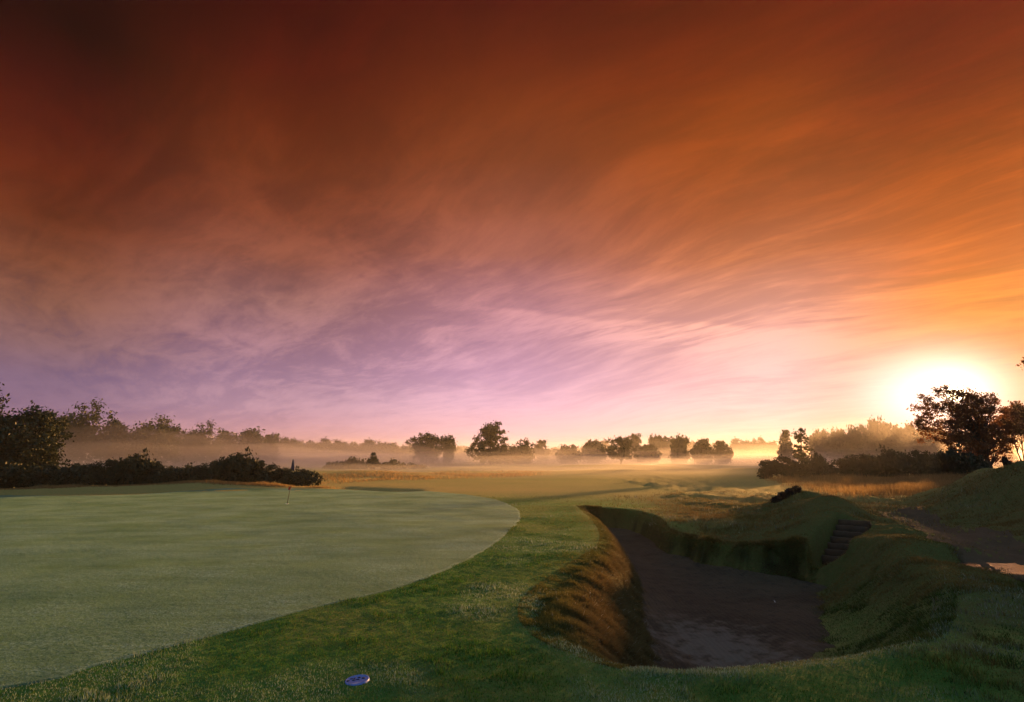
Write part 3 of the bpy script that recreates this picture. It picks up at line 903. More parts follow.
# --- right
plant('tree', 'mid_r', 784, 430, 120, 18, 'pale slim tree left of the young pine behind the hedge', 'tree', None, 80, **far_r)
plant('pine_tree', 'ypine', 799, 426, 62, 30, 'young airy pine rising behind the left end of the right hedge', 'pine', None, 81, rz=.3, **T(
    lobes=[(0, 0, .9, .2, .2, .1), (.02, 0, .72, .34, .34, .14), (-.02, 0, .5, .42, .42, .14), (.05, 0, .3, .46, .46, .14)], leaf=.2, ncl=52, per=34, spread=.06, lm='leaf_pine', trunk=(.022, .1)))
RW = [(822, 430, 118, 28, 'mid_b', far_b, 'leftmost tree of the glowing wood behind the right hedge'),
      (839, 430, 122, 26, 'mid_o', far_o, 'second tree of the glowing wood, behind the hedge gap'),
      (856, 426, 118, 30, 'mid_b', far_b, 'third tree of the glowing wood, slightly taller than its left neighbours'),
      (874, 420, 116, 32, 'mid_o', far_o, 'tallest tree of the glowing wood left of the sunlit tree'),
      (890, 423, 118, 28, 'mid_l', far_l, 'tree of the glowing wood just right of its tallest crown'),
      (907, 425, 116, 34, 'mid_b', far_b, 'tree of the glowing wood touching the sunlit tree'),
      (846, 440, 105, 40, 'mid_l', far_l, 'low tree filling the foot of the glowing wood at its left'),
      (885, 438, 105, 44, 'mid_l', far_l, 'low tree filling the foot of the glowing wood at its right'),
      (930, 428, 112, 36, 'mid_o', far_o, 'tree of the glowing wood seen through the sunlit tree'),
      (985, 440, 108, 46, 'mid_l', far_l, 'low misty tree showing between the sunlit tree and its right neighbour')]
for px, top, Y, wp, kind, kw, lab in RW:
    plant('tree', kind, px, top, Y * 1.15, wp * 1.05, lab, group='trees of the glowing right wood', seed=70 + len(kind), **kw)

st = T(lobes=[(.02, 0, .72, .33, .33, .22), (.22, 0, .60, .26, .3, .26), (.30, 0, .40, .2, .26, .2), (.02, 0, .45, .33, .33, .2), (.08, 0, .25, .32, .3, .16), (-.30, 0, .80, .16, .2, .10), (-.38, 0, .62, .12, .2, .10), (-.22, 0, .58, .2, .22, .12), (-.33, 0, .42, .14, .2, .1), (-.08, 0, .90, .2, .2, .09), (.2, 0, .86, .2, .2, .1)],
       leaf=.16, ncl=330, per=66, spread=.050, lm='leaf_red', trunk=(.026, .1), stems=[(.22, 0, .02, 0)])
plant('tree', 'suntree', 956, 384, 51, 94, 'large tree with the rising sun behind its crown', 'tree', None, 90, rz=-.35, **st)
plant('tree', 'righttree', 1018, 401, 58, 60, 'several stemmed tree at the right edge with slender bare trunks', 'tree', None, 91, rz=.2, **T(
    lobes=[(0, 0, .72, .44, .4, .24), (-.25, 0, .62, .24, .3, .18), (.25, 0, .66, .25, .3, .2), (0, 0, .88, .26, .26, .11)], leaf=.18, ncl=150, per=60, spread=.06, lm='leaf_red', trunk=(.02, .1),
    stems=[(-.12, 0, -.28, 0), (-.04, .05, 0, 0), (.1, -.05, .3, 0)]))
plant('tree', 'overtree', 1057, 330, 36, 92, 'tree outside the right edge with a twig of leaves hanging into the sky', 'tree', None, 92, rz=0, **T(
    lobes=[(.1, 0, .78, .34, .34, .2), (-.40, 0, .78, .06, .08, .05), (.2, 0, .6, .3, .3, .2), (.3, 0, .9, .2, .2, .1)], leaf=.15, ncl=110, per=60, spread=.04, lm='leaf_red', trunk=(.02, .1), stems=[(.2, 0, .1, 0)]))

# hedges
hb = T(lobes=BUSHL, leaf=.13, ncl=150, per=70, spread=.10, lm='gorse', trunk=(.03, .1))
hw = T(lobes=BUSHW, leaf=.13, ncl=150, per=70, spread=.085, lm='gorse', trunk=(.03, .1))
HR = [(783, 455, 45, 52, 'gw', hw, 'spiky gorse bush at the left end of the right hedge'),
      (813, 459, 45.5, 44, 'gb', hb, 'low dark bush beside the spiky gorse at the hedge end'),
      (817, 451, 49, 18, 'gw', hw, 'small dark tuft of a bush showing above the low hedge, below the young pine'),
      (855, 453, 46.5, 64, 'gw', hw, 'middle bush of the right hedge, before the step up in height'),
      (888, 447, 47, 54, 'gb', hb, 'domed bush where the right hedge rises under the glowing wood'),
      (922, 449, 47.5, 48, 'gw', hw, 'wide bush at the foot of the sunlit tree, left of its trunk'),
      (952, 446, 48, 54, 'gb', hb, 'bulky bush at the foot of the sunlit tree hiding its lower boughs'),
      (968, 454, 47, 36, 'gb', hb, 'last low bush at the right end of the hedge')]
for px, top, Y, wp, kind, kw, lab in HR:
    plant('bush', 'r' + kind, px, top, Y, wp, lab, 'bush', 'bushes of the right hedge', 100 + len(kind) + (kind == 'gb'), **kw)
HL = [(5, 464, 31, 80, 'gb', hb, 'lowest dark bush under the left edge trees'),
      (42, 463, 32, 66, 'gw', hw, 'dark bush in front of the pale tree trunk'),
      (75, 461, 33, 56, 'gb', hb, 'dark bush of the left hedge just right of the near dark tree'),
      (108, 458, 33.5, 54, 'gw', hw, 'bush of the left hedge with two small peaks'),
      (139, 451, 34, 50, 'gb', hb, 'highest bush in the left half of the left hedge'),
      (168, 464, 34, 48, 'gw', hw, 'low bush right of the highest left bush'),
      (190, 463, 34.5, 40, 'gb', hb, 'low bush in the dip of the left hedge, below the uneven topped tree'),
      (212, 460, 34, 46, 'gw', hw, 'bush leaning on the left side of the big domed bush'),
      (241, 450, 33.5, 56, 'gb', hb, 'big domed bush of the left hedge'),
      (272, 463, 34, 44, 'gw', hw, 'bush right of the big domed bush, left of the tall flagstick'),
      (302, 467, 34, 42, 'gb', hb, 'last rounded bush at the right end of the left hedge')]
for px, top, Y, wp, kind, kw, lab in HL:
    plant('bush', 'r' + kind, px, top, Y, wp, lab, 'bush', 'bushes of the left hedge', 100 + len(kind) + (kind == 'gb'), **kw)

# far wood: reads as one mass
def far_wood():
    gg = np.random.default_rng(77)
    n = 60000
    px = gg.uniform(-900, 1500, n)
    Y = 420 + gg.uniform(-30, 60, n)
    x = px / 565 * Y - 512 * Y / 565
    top = 7.5 + 5 * (fbm(x / 9, x * 0, 5, 4) - .35) + 2.5 * (fbm(x / 40, x * 0, 9, 2) - .5)
    z = top * np.sqrt(gg.uniform(0, 1, n))
    s = gg.uniform(.5, 1.1, (n, 1)) * .8
    a = gg.normal(size=(n, 3)); a /= np.linalg.norm(a, axis=1)[:, None]
    b = np.cross(a, gg.normal(size=(n, 3))); b /= np.linalg.norm(b, axis=1)[:, None]
    p = np.stack([x, Y, z], 1)
    V = np.stack([p - a * s, p + b * s * .6, p + a * s, p - b * s * .6], 1).reshape(-1, 3)
    o = mesh_np('far_wood', V, np.arange(len(V)).reshape(-1, 4), M['leaf'], smooth=False)
    tag(o, 'far off wood along the whole horizon fading in the mist', 'wood', None, 'stuff')
far_wood()

# small dark tufts on the hummocks
def tuft(label, x, y, pieces, seed, leaf=.06, n=900):
    z = float(height(np.array([x]), np.array([y]))[0])
    e = thing('heather_clump', (x, y, z), label, 'heather')
    gg = np.random.default_rng(seed)
    V = []
    for (dx, dy, dz, rx, rz_) in pieces:
        gz = float(height(np.array([x + dx]), np.array([y + dy]))[0]) - z
        d = gg.normal(size=(n, 3)); d /= np.linalg.norm(d, axis=1)[:, None]
        p = d * gg.uniform(.3, 1.05, (n, 1)) * np.array((rx, rx, rz_)) + np.array((dx, dy, gz + dz))
        s = leaf * gg.uniform(.5, 1.3, (n, 1))
        a = gg.normal(size=(n, 3)); a[:, 2] = np.abs(a[:, 2]) * 1.4; a /= np.linalg.norm(a, axis=1)[:, None]
        b = np.cross(a, gg.normal(size=(n, 3))); b /= np.linalg.norm(b, axis=1)[:, None]
        V.append(np.stack([p - a * s, p + b * s * .35, p + a * s, p - b * s * .35], 1).reshape(-1, 3))
        for k in range(5):
            q = gg.normal(size=2) * rx * .5
            mb = MB(); mb.tube([(dx, dy, gz - .05), (dx + q[0] * .5, dy + q[1] * .5, gz + dz * .6), (dx + q[0], dy + q[1], gz + dz + rz_ * .6)], [.012, .008, .004], 5); mb.build('stem', M['bark'], e)
    V = np.concatenate(V)
    mesh_np('foliage', V, np.arange(len(V)).reshape(-1, 4), M['heather'], e, smooth=False)
tx, ty = 8.25, 17.2
tuft('dark heather clump sprawling down the left shoulder of the hummock', tx, ty, [(-.36, 0, .04, .15, .10), (-.12, .05, .06, .15, .11), (.12, .1, .07, .15, .12), (.34, .16, .08, .12, .10)], 3)
tx, ty = 15.9, 18.3
tuft('tiny dark tuft alone on the crest of the right mound', tx, ty, [(0, 0, .10, .12, .13), (-.07, 0, .22, .07, .12), (.1, 0, .05, .12, .08)], 4, .045, 500)

# ------------------------------------------------------------------ steps
def box_mb(c, sx, sy, sz, ax, bev=.015, gg=None):
    """bevelled bar: centre c, size, along the direction ax in plan"""
    mb = MB()
    ax = np.array(ax); nx = np.array((-ax[1], ax[0]))
    vs = []
    nseg = 9
    prof = [(-sy / 2 + bev, -sz / 2), (sy / 2 - bev, -sz / 2), (sy / 2, -sz / 2 + bev), (sy / 2, sz / 2 - bev), (sy / 2 - bev, sz / 2), (-sy / 2 + bev, sz / 2), (-sy / 2, sz / 2 - bev), (-sy / 2, -sz / 2 + bev)]
    for k in range(nseg):
        t = -sx / 2 + sx * k / (nseg - 1)
        for (u, v) in prof:
            j = (gg.normal(size=2) * .004) if gg is not None else (0, 0)
            p = np.array(c[:2]) + nx * t + ax * (u + j[0])
            vs.append((p[0], p[1], c[2] + v + j[1]))
    m = len(prof)
    fs = [(k * m + i, k * m + (i + 1) % m, (k + 1) * m + (i + 1) % m, (k + 1) * m + i) for k in range(nseg - 1) for i in range(m)]
    fs += [tuple(range(m))[::-1], tuple((nseg - 1) * m + i for i in range(m))]
    mb.add(vs, fs)
    return mb
gg = np.random.default_rng(8)
e = thing('wooden_steps', (STEP_B[0], STEP_B[1], STEP_ZB), 'flight of timber steps cut into the bank at the right of the bunker', 'steps')
NST = 7
for k in range(NST):
    s = (k + .5) / NST
    c = SD * SL * s
    dz = (STEP_ZT - STEP_ZB) * (k + .5) / NST
    rise = (STEP_ZT - STEP_ZB) / NST
    b = box_mb((c[0], c[1], dz), .62, .09, rise + .07, SD, gg=gg)
    b.build('riser', M['wood'], e)
    c2 = SD * (SL * s + .045 + (SL / NST - .09) / 2)
    b = box_mb((c2[0], c2[1], dz - .02), .60, SL / NST - .095, rise * .9, SD, bev=.01, gg=gg)
    b.build('tread', M['earth'], e)

# ------------------------------------------------------------------ flags, marker, scrap
def flag_small():
    x, y = un(287, 504)
    z = float(height(np.array([x]), np.array([y]))[0])
    e = thing('target_flag', (x, y, z), 'small thin stick with a little red flag on the putting green', 'flag')
    mb = MB(); mb.tube([(0, 0, -.05), (.045, 0, .32), (.09, 0, .62)], [.011, .010, .009], 8); mb.build('pole', M['dark_pole'], e)
    mb = MB(); V, Fc = [], []
    n, m = 9, 6
    for s in (-1, 1):
        for i in range(n):
            for j in range(m):
                u, v = i / (n - 1), j / (m - 1)
                V.append((.088 - .10 * u * .9 + .015 * (1 - v), s * .003 + .018 * math.sin(u * 7 + v * 2), .62 - .10 * v - .03 * u * u))
    for s in range(2):
        for i in range(n - 1):
            for j in range(m - 1):
                a = s * n * m + i * m + j
                q = (a, a + 1, a + m + 1, a + m)
                Fc.append(q if s else q[::-1])
    mb.add(V, Fc); mb.build('flag', M['red_cloth'], e)
    mb = MB()
    mb.tube([(0, 0, -.02), (0, 0, .012)], [.055, .055], 16); mb.build('cup', M['white_paint'], e)
flag_small()

def flag_tall():
    Y = 35.8
    x, _ = at(292, Y)
    z = float(height(np.array([x]), np.array([Y]))[0])
    e = thing('flagstick', (x, Y, z), 'tall white flagstick with a limp navy flag in front of the left hedge', 'flagstick')
    top = CH + (456.6 - 459.5) / 570 * Y - z
    mb = MB(); mb.tube([(0, 0, -.05), (.03, 0, top * .5), (.07, 0, top)], [.022, .019, .014], 8); mb.build('pole', M['white_paint'], e)
    # limp cloth: narrow at the top, wider folds below
    mb = MB(); V, Fc = [], []
    n, m = 20, 9
    for j in range(m):
        v = j / (m - 1)
        r_ = .02 + .085 * v ** .8
        for k in range(n):
            th = 2 * math.pi * k / n
            rr_ = r_ * (1 + .30 * math.sin(3 * th + 2 * v) + .12 * math.sin(7 * th))
            V.append((.07 + .012 * (1 - v) + rr_ * math.cos(th) * 1.05, rr_ * math.sin(th) * .7, top + .02 - .70 * v - .05 * math.sin(th * 2) * v))
    for j in range(m - 1):
        for k in range(n):
            Fc.append((j * n + k, (j + 1) * n + k, (j + 1) * n + (k + 1) % n, j * n + (k + 1) % n))
    Fc.append(tuple(range(n))); Fc.append(tuple((m - 1) * n + k for k in range(n))[::-1])
    mb.add(V, Fc); mb.build('flag', M['navy_cloth'], e)
flag_tall()

def disc():
    x, y = un(357, 683)
    z = float(height(np.array([x]), np.array([y]))[0])
    e = thing('marker_disc', (x, y, z + .003), 'round blue marker disc set in the grass in front of the green', 'marker')
    e.rotation_euler = (R(2), R(-3.5), 0)
    r_ = .092
    mb = MB(); V, Fc = [], []
    prof = [(r_ * .98, -.05), (r_, -.004), (r_ * .97, .004), (r_ * .90, .006), (r_ * .88, .004), (0.001, .0045)]
    n = 48
    for (a, b) in prof:
        for k in range(n):
            V.append((a * math.cos(2 * math.pi * k / n), a * math.sin(2 * math.pi * k / n), b))
    for j in range(len(prof) - 1):
        for k in range(n):
            Fc.append((j * n + k, j * n + (k + 1) % n, (j + 1) * n + (k + 1) % n, (j + 1) * n + k))
    mb.add(V, Fc); mb.build('plate', M['disc'], e)
    for (u, v, a, b) in [(-.064, -.018, .012, .013), (-.022, -.012, .013, .016), (.045, .016, .014, .016)]:
        mb = MB(); mb.tube([(u, v, .002), (u, v, .0065)], [a, a], 14); mb.build('bolt_hole', M['disc_mark'], e)
    mb = MB()
    for (u0, v0, u1, v1) in [(-.06, .012, -.035, .018), (-.03, .014, -.014, .03), (-.005, -.004, .022, -.012), (-.004, .03, .014, .036), (.004, .018, .022, .024)]:
        mb.tube([(u0, v0, .0055), (u1, v1, .0055)], [.0038, .0038], 6)
    mb.build('marking', M['disc_mark'], e)
disc()

def scrap():
    x, y = un(774.5, 598, -.68)
    z = float(floor_z(np.array([x]), np.array([y]))[0])
    e_ = MB(); V, Fc = [], []
    n, m = 7, 4
    for s in (-1, 1):
        for i in range(n):
            for j in range(m):
                u, v = i / (n - 1), j / (m - 1)
                V.append((.045 * (u - .5) * .8 + .02 * (v - .5), .03 * (v - .5) * (1 - .5 * u), .075 * (1 - u) + .02 + .012 * math.sin(u * 9 + v * 3) + s * .0012))
    for s in range(2):
        for i in range(n - 1):
            for j in range(m - 1):
                a = s * n * m + i * m + j
                q = (a, a + 1, a + m + 1, a + m)
                Fc.append(q if s else q[::-1])
    e_.add(V, Fc)
    o = e_.build('feather', M['scrap'])
    o.location = (x, y, z + .03)
    o.scale = (.6, .6, .6)
    tag(o, 'tiny white feather at the foot of the right bunker bank', 'feather')
scrap()

# ------------------------------------------------------------------ mist and haze
def vol_mat(name, dens, col, aniso):
    m, nt, out = mat(name)
    v = N(nt, 'VolumePrincipled')
    v.inputs['Color'].default_value = (*col, 1)
    v.inputs['Density'].default_value = dens
    v.inputs['Anisotropy'].default_value = aniso
    v.inputs['Density Attribute'].default_value = ''
    nt.links.new(v.outputs[0], out.inputs['Volume'])
    return m

def mist_bank(cx, cy, rx, ry, h, dens, seed, label, rot=0.0, z0=-1.2, g_=.52):
    """a low rounded bank: closed, flat underneath, gently uneven on top"""
    n, m = 120, 20
    V, Fc = [], []
    cr, sr = math.cos(rot), math.sin(rot)
    for j in range(1, m + 1):
        s = j / m
        for k in range(n):
            th = 2 * math.pi * k / n
            u, v = rx * s * math.cos(th), ry * s * math.sin(th)
            xx, yy = cx + u * cr - v * sr, cy + u * sr + v * cr
            nz = float(fbm(np.array([xx / 14.]), np.array([yy / 14.]), seed, 3)[0])
            zt = h * (1 - s ** 4) ** .8 * (.30 + 1.4 * nz)
            V.append((xx, yy, zt if j < m else z0 + .01))
    top = len(V)
    nz = float(fbm(np.array([cx / 14.]), np.array([cy / 14.]), seed, 3)[0])
    V.append((cx, cy, h * (.30 + 1.4 * nz)))
    bot0 = len(V)
    for k in range(n):
        x_, y_, _ = V[(m - 1) * n + k]
        V.append((x_, y_, z0))
    bot = len(V); V.append((cx, cy, z0))
    for k in range(n):
        k2 = (k + 1) % n
        Fc.append((top, k, k2))
        for j in range(m - 1):
            Fc.append((j * n + k, (j + 1) * n + k, (j + 1) * n + k2, j * n + k2))
        Fc.append(((m - 1) * n + k, bot0 + k, bot0 + k2, (m - 1) * n + k2))
        Fc.append((bot, bot0 + k2, bot0 + k))
    mb = MB(); mb.add(V, Fc)
    o = mb.build('mist', vol_mat('mist_volume', dens, (.93, .88, .93), g_))
    tag(o, label, 'mist', None, 'stuff')

for h_, d_, cy_, ry_, sd_, lab in [(1.4, .007, 225, 186, 201, 'lowest layer of ground mist creeping over the fairway grass'), (2.4, .0085, 228, 164, 202, 'knee high layer of ground mist over the far fairway'),
                                   (3.6, .0045, 232, 160, 203, 'middle layer of ground mist over the far fairway'), (5.2, .002, 238, 150, 204, 'upper layer of ground mist among the far trees'),
                                   (7.2, .001, 242, 140, 205, 'topmost thin layer of mist among the far trees')]:
    mist_bank(0, cy_, 340, ry_, h_, d_, sd_, lab)
for h_, d_, sd_, lab in [(3.0, .010, 211, 'thickest low mist between the left hedge and the left wood'), (4.4, .0068, 212, 'middle mist between the left hedge and the left wood'),
                         (5.8, .0024, 213, 'upper mist drifting in front of the left wood'), (7.4, .0016, 214, 'highest thin mist veiling the left wood')]:
    mist_bank(-66 - sd_ % 10 * 2, 92, 60 + 3 * (sd_ % 10), 34 + 2 * (sd_ % 10), h_, d_, sd_, lab, .25, -1.2, .78)

for h_, d_, sd_, lab in [(4.5, .0035, 221, 'golden mist lying in front of the glowing right wood'), (7.5, .0022, 222, 'thin golden mist veiling the glowing right wood')]:
    mist_bank(80, 100, 42, 22, h_, d_, sd_, lab, -.35, -1.2, .6)

def haze():
    m = vol_mat('haze_volume', .0003, (.97, .92, .86), .5)
    x0, x1, y0, y1, z0, z1 = -900, 900, -60, 900, -3.5, 24
    mb = MB()
    mb.add([(x0, y0, z0), (x1, y0, z0), (x1, y1, z0), (x0, y1, z0), (x0, y0, z1), (x1, y0, z1), (x1, y1, z1), (x0, y1, z1)],
           [(3, 2, 1, 0), (4, 5, 6, 7), (0, 1, 5, 4), (1, 2, 6, 5), (2, 3, 7, 6), (3, 0, 4, 7)])
    o = mb.build('haze', m, smooth=False)
    tag(o, 'thin morning haze over the whole course', 'haze', None, 'stuff')
haze()

# ------------------------------------------------------------------ sun and sky
SUN_AZ, SUN_EL = R(38.6), R(5.0)
sdir = Vector((math.sin(SUN_AZ) * math.cos(SUN_EL), math.cos(SUN_AZ) * math.cos(SUN_EL), math.sin(SUN_EL)))
sl = bpy.data.lights.new('sun', 'SUN')
sl.energy = 5.0
sl.color = (1.0, .48, .15)
sl.angle = R(1.5)
so = bpy.data.objects.new('sun', sl)
C.objects.link(so)
so.rotation_euler = (-sdir).to_track_quat('-Z', 'Y').to_euler()
so.location = (30, 40, 60)

def s2l(c):
    return tuple(((q / 255) / 12.92 if q / 255 <= .04045 else ((q / 255 + .055) / 1.055) ** 2.4) for q in c)

def build_world():
    w = bpy.data.worlds.new('World')
    sc.world = w
    w.use_nodes = True
    nt = w.node_tree
    nt.nodes.clear()
    L = nt.links.new
    out = nt.nodes.new('ShaderNodeOutputWorld')
    sky = N(nt, 'TexSky', sky_type='NISHITA')
    sky.sun_disc = False
    sky.sun_elevation = SUN_EL
    sky.sun_rotation = SUN_AZ
    sky.air_density = 1.5; sky.dust_density = 3.0
    bg1 = N(nt, 'Background', i_Strength=.0003)
    L(sky.outputs[0], bg1.inputs[0])

    d = N(nt, 'TexCoord').outputs['Generated']
    nrm = N(nt, 'VectorMath', operation='NORMALIZE'); L(d, nrm.inputs[0]); d = nrm.outputs[0]
    sep = N(nt, 'SeparateXYZ'); L(d, sep.inputs[0])
    X, Y, Z = sep.outputs
    az = mth(nt, 'MULTIPLY', mth(nt, 'ARCTAN2', X, Y), 180 / math.pi)
    el = mth(nt, 'MULTIPLY', mth(nt, 'ARCSINE', Z), 180 / math.pi)

    # cirrus deck: a level sheet of cloud far overhead, streaks running one way
    zz = mth(nt, 'ADD', mth(nt, 'MAXIMUM', Z, 0.0), .15)
    u0, v0 = mth(nt, 'DIVIDE', X, zz), mth(nt, 'DIVIDE', Y, zz)
    a = R(-45)
    al = mth(nt, 'ADD', mth(nt, 'MULTIPLY', u0, math.sin(a)), mth(nt, 'MULTIPLY', v0, math.cos(a)))
    ac = mth(nt, 'SUBTRACT', mth(nt, 'MULTIPLY', u0, math.cos(a)), mth(nt, 'MULTIPLY', v0, math.sin(a)))
    def deck(sx, sy, scale, detail, rough, dist, off):
        cb = N(nt, 'CombineXYZ')
        L(mth(nt, 'MULTIPLY', al, sx), cb.inputs[0]); L(mth(nt, 'MULTIPLY', ac, sy), cb.inputs[1]); cb.inputs[2].default_value = off
        return noise(nt, cb.outputs[0], scale, detail, rough, dist)
    warp = deck(.5, .5, .9, 2, .5, 0, 11.0)
    def deckw(sx, sy, scale, detail, rough, dist, off, wp):
        cb = N(nt, 'CombineXYZ')
        q = mth(nt, 'MULTIPLY', mth(nt, 'SUBTRACT', warp, .5), wp)
        L(mth(nt, 'MULTIPLY', mth(nt, 'ADD', al, q), sx), cb.inputs[0]); L(mth(nt, 'MULTIPLY', mth(nt, 'ADD', ac, q), sy), cb.inputs[1]); cb.inputs[2].default_value = off
        return noise(nt, cb.outputs[0], scale, detail, rough, dist)
    r1, r2, rf = deckw(.40, 1.0, 1.0, 5, .55, .5, 1.3, 1.3), deckw(.60, 2.0, 2.2, 8, .62, .5, 7.7, 1.3), deckw(1.3, 4.2, 2.2, 12, .64, .35, 5.5, 1.3)
    l1, l2, lf = deckw(.8, 1.0, 1.1, 5, .55, .7, 2.3, .8), deckw(1.0, 1.5, 2.8, 7, .6, .9, 6.7, .8), deckw(1.2, 3.0, 4.0, 12, .74, .4, 4.5, .8)
    hair = deckw(1.6, 8.0, 4.0, 12, .70, .3, 15.5, 1.3)
    side = mrange(nt, az, -14, 16, 0, 1, True)
    def blend(a_, b_):
        return mth(nt, 'ADD', mth(nt, 'MULTIPLY', a_, mth(nt, 'SUBTRACT', 1.0, side)), mth(nt, 'MULTIPLY', b_, side))
    c1_ = deckw(.5, .8, .8, 3, .5, .4, 21.0, 1.0)
    c3 = deck(.35, .6, .45, 3, .5, .4, 3.1)
    cl = mth(nt, 'ADD', mth(nt, 'MULTIPLY', blend(l1, r1), .36), mth(nt, 'ADD', mth(nt, 'MULTIPLY', blend(l2, r2), .33), mth(nt, 'MULTIPLY', blend(lf, rf), .31)))
    cl = mth(nt, 'ADD', cl, mth(nt, 'MULTIPLY', mth(nt, 'SUBTRACT', c3, .5), .35))
    cl = mth(nt, 'ADD', cl, mth(nt, 'MULTIPLY', mth(nt, 'SUBTRACT', hair, .5), mth(nt, 'MULTIPLY', mrange(nt, c1_, .42, .62, .05, 1.0, True), mth(nt, 'ADD', mth(nt, 'MULTIPLY', side, .10), .08))))
    # one long wisp with a crisp upper edge, thinning downwards
    yb = mth(nt, 'SUBTRACT', mth(nt, 'SUBTRACT', 15.6, mth(nt, 'MULTIPLY', mth(nt, 'MAXIMUM', mth(nt, 'ADD', az, 6.0), 0.0), .11)), mth(nt, 'MULTIPLY', mth(nt, 'SUBTRACT', blend(l1, r1), .5), 3.0))
    dd_ = mth(nt, 'SUBTRACT', yb, el)
    wisp = mth(nt, 'MULTIPLY', mrange(nt, dd_, -.25, .35, 0, 1, True), mrange(nt, dd_, .4, 4.0, 1, 0, True))
    wisp = mth(nt, 'MULTIPLY', wisp, mth(nt, 'MULTIPLY', mrange(nt, az, -9, 2, 0, 1, True), mrange(nt, az, 24, 38, 1, 0, True)))
    cl = mth(nt, 'ADD', cl, mth(nt, 'MULTIPLY', wisp, mrange(nt, rf, .3, .7, .02, .17)))
    cloud = mrange(nt, cl, .39, .63, 0, 1, True)

    PX = [10, 256, 512, 768, 1010]
    PY = [2, 60, 110, 160, 210, 255, 300, 340, 375, 405, 432, 454]
    COL = {
        10:  [(34, 3, 3), (56, 10, 7), (76, 21, 11), (92, 33, 16), (100, 45, 26), (118, 66, 48), (128, 84, 74), (128, 94, 102), (122, 98, 128), (128, 102, 134), (150, 112, 136), (160, 118, 132)],
        256: [(66, 9, 6), (86, 22, 10), (102, 37, 15), (118, 52, 26), (124, 62, 42), (138, 80, 66), (150, 104, 104), (160, 118, 134), (170, 132, 156), (186, 146, 168), (196, 146, 164), (205, 150, 152)],
        512: [(80, 17, 9), (102, 34, 13), (120, 50, 20), (130, 62, 34), (148, 80, 58), (164, 98, 86), (188, 130, 140), (200, 148, 170), (216, 166, 196), (230, 182, 208), (242, 188, 200), (250, 196, 186)],
        768: [(92, 24, 5), (124, 42, 8), (148, 62, 14), (158, 72, 26), (178, 90, 48), (206, 120, 80), (232, 160, 140), (238, 178, 176), (243, 190, 196), (248, 202, 206), (250, 208, 200), (250, 204, 168)],
        1010: [(98, 20, 6), (118, 34, 8), (138, 52, 10), (172, 76, 20), (202, 98, 36), (230, 122, 54), (244, 148, 68), (236, 144, 72), (230, 144, 80), (222, 138, 80), (206, 118, 62), (190, 98, 42)],
    }
    BACK_FILL = [(0, (124, 145, 166)), (12, (130, 158, 182)), (30, (134, 168, 188)), (60, (146, 178, 194)), (85, (146, 178, 194))]  # unseen sky behind the camera, brightened and made bluer to light the foreground
    elp = mth(nt, 'DIVIDE', mth(nt, 'MAXIMUM', el, 0.0), 90.0)
    def ramp(stops):
        r_ = N(nt, 'ValToRGB')
        L(elp, r_.inputs[0])
        e = r_.color_ramp.elements
        while len(e) > 1: e.remove(e[-1])
        e[0].position = max(0, stops[0][0] / 90); e[0].color = (*s2l(stops[0][1]), 1)
        for p, c in stops[1:]:
            q = e.new(min(1, p / 90)); q.color = (*s2l(c), 1)
        return r_.outputs[0]
    cur, prev = None, None
    for px in PX:
        stops = []
        for py, c in zip(PY, COL[px]):
            x_, f_, u_ = ray(px, py)
            stops.append((math.degrees(math.atan2(u_, math.hypot(x_, f_))), c))
        stops.sort(key=lambda q: q[0])
        stops.append((50, tuple(COL[px][0]))); stops.append((64, (138, 166, 184))); stops.append((85, (146, 178, 194)))  # unseen zenith raised to pale blue as extra fill on the grass
        A = math.degrees(math.atan2(px - 512, 570))
        r_ = ramp(stops)
        if cur is None:
            cur = r_
        else:
            cur = mixc(nt, cur, r_, mrange(nt, az, prev, A, 0, 1, True))
        prev = A
    # light and dark streaks of the deck itself
    dk = mixc(nt, (.70, .68, .76, 1), (1.30, 1.26, 1.14, 1), cloud)
    amp = mth(nt, 'MULTIPLY', mrange(nt, el, 2, 14, .35, 1.0, True), mrange(nt, el, 24, 40, 1.0, .6, True))
    dk = mixc(nt, (1, 1, 1, 1), dk, amp)
    cur = mixc(nt, cur, dk, 1.0, 'MULTIPLY')
    # blue clear gaps low on the side away from the sun
    gap = mth(nt, 'MULTIPLY', mrange(nt, cloud, .45, .1, 0, 1), mth(nt, 'MULTIPLY', mrange(nt, az, 5, -45, 0, 1), mrange(nt, el, 15, 8, 0, 1, True)))
    cur = mixc(nt, cur, (*s2l((92, 80, 132)), 1), mth(nt, 'MULTIPLY', gap, .22))
    cur = mixc(nt, cur, ramp(BACK_FILL), mrange(nt, mth(nt, 'ABSOLUTE', az), 54, 100, 0, 1, True))
    # glow around the sun
    dt = N(nt, 'VectorMath', operation='DOT_PRODUCT'); dt.inputs[1].default_value = sdir
    L(d, dt.inputs[0])
    ang = mth(nt, 'MULTIPLY', mth(nt, 'ARCCOSINE', mth(nt, 'MINIMUM', dt.outputs['Value'], .999999)), 180 / math.pi)
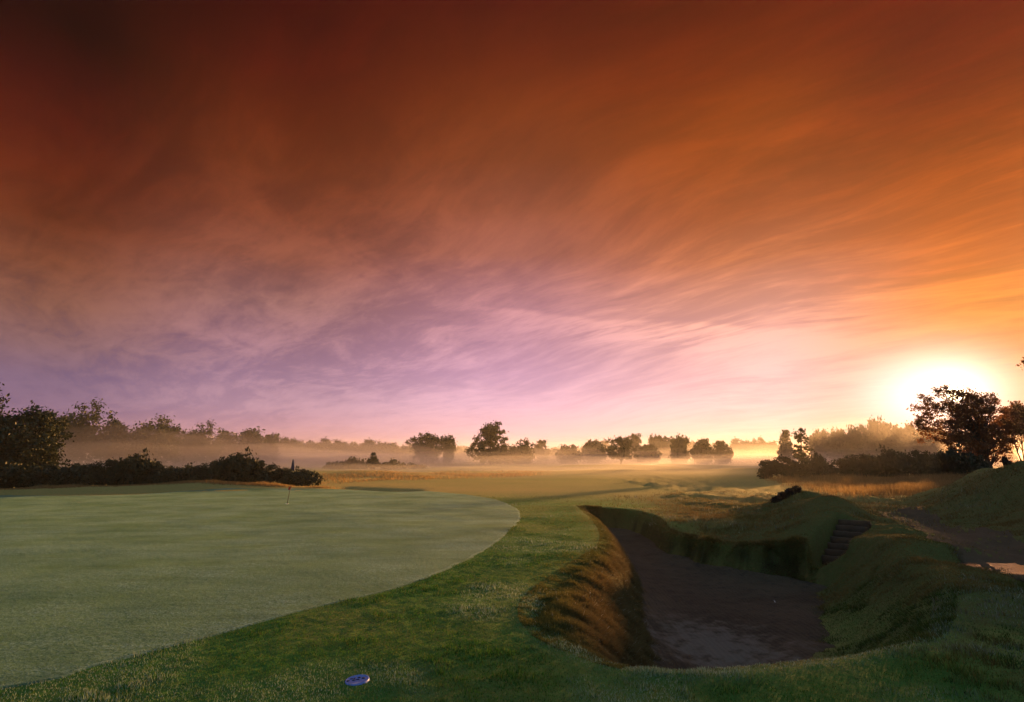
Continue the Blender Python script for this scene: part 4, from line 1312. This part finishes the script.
    def gauss(s):
        q = mth(nt, 'DIVIDE', ang, s)
        return mth(nt, 'EXPONENT', mth(nt, 'MULTIPLY', mth(nt, 'MULTIPLY', q, q), -1.0))
    def addc(cur, col, f):
        k = mixc(nt, (0, 0, 0, 1), (*col, 1), f)
        return mixc(nt, cur, k, 1.0, 'ADD')
    gx, gy = mth(nt, 'DIVIDE', mth(nt, 'SUBTRACT', az, 37.6), 4.5), mth(nt, 'DIVIDE', mth(nt, 'SUBTRACT', el, 4.9), 3.3)
    ge = mth(nt, 'EXPONENT', mth(nt, 'MULTIPLY', mth(nt, 'ADD', mth(nt, 'MULTIPLY', gx, gx), mth(nt, 'MULTIPLY', gy, gy)), -1.0))
    cur = addc(cur, (.80, .82, .86), mth(nt, 'MULTIPLY', ge, 1.3))
    glow2 = mth(nt, 'MULTIPLY', gauss(2.0), 1.0)
    disc_ = mrange(nt, ang, .75, .45, 0, 25)
    k2 = N(nt, 'VectorMath', operation='SCALE'); k2.inputs[0].default_value = (1, .75, .40)
    L(mth(nt, 'ADD', glow2, disc_), k2.inputs['Scale'])
    ad = N(nt, 'VectorMath', operation='ADD'); L(cur, ad.inputs[0]); L(k2.outputs[0], ad.inputs[1])
    bg2 = N(nt, 'Background', i_Strength=.33)
    L(ad.outputs[0], bg2.inputs[0])
    su = N(nt, 'AddShader')
    L(bg1.outputs[0], su.inputs[0]); L(bg2.outputs[0], su.inputs[1])
    L(su.outputs[0], out.inputs[0])
    w.cycles.sampling_method = 'MANUAL'
    w.cycles.sample_map_resolution = 1024
build_world()

# ------------------------------------------------------------------ render
sc.render.engine = 'CYCLES'
sc.cycles.use_denoising = True
try:
    sc.cycles.denoiser = 'OPENIMAGEDENOISE'
except Exception:
    pass
sc.cycles.max_bounces = 6
sc.cycles.volume_bounces = 1
sc.cycles.diffuse_bounces = 2
sc.cycles.transparent_max_bounces = 8
sc.cycles.sample_clamp_indirect = 6
sc.view_settings.view_transform = 'Standard'
sc.view_settings.look = 'None'
sc.view_settings.gamma = 1
sc.view_settings.exposure = 1.6
sc.view_settings.use_curve_mapping = False
sc.render.resolution_x, sc.render.resolution_y = W, H
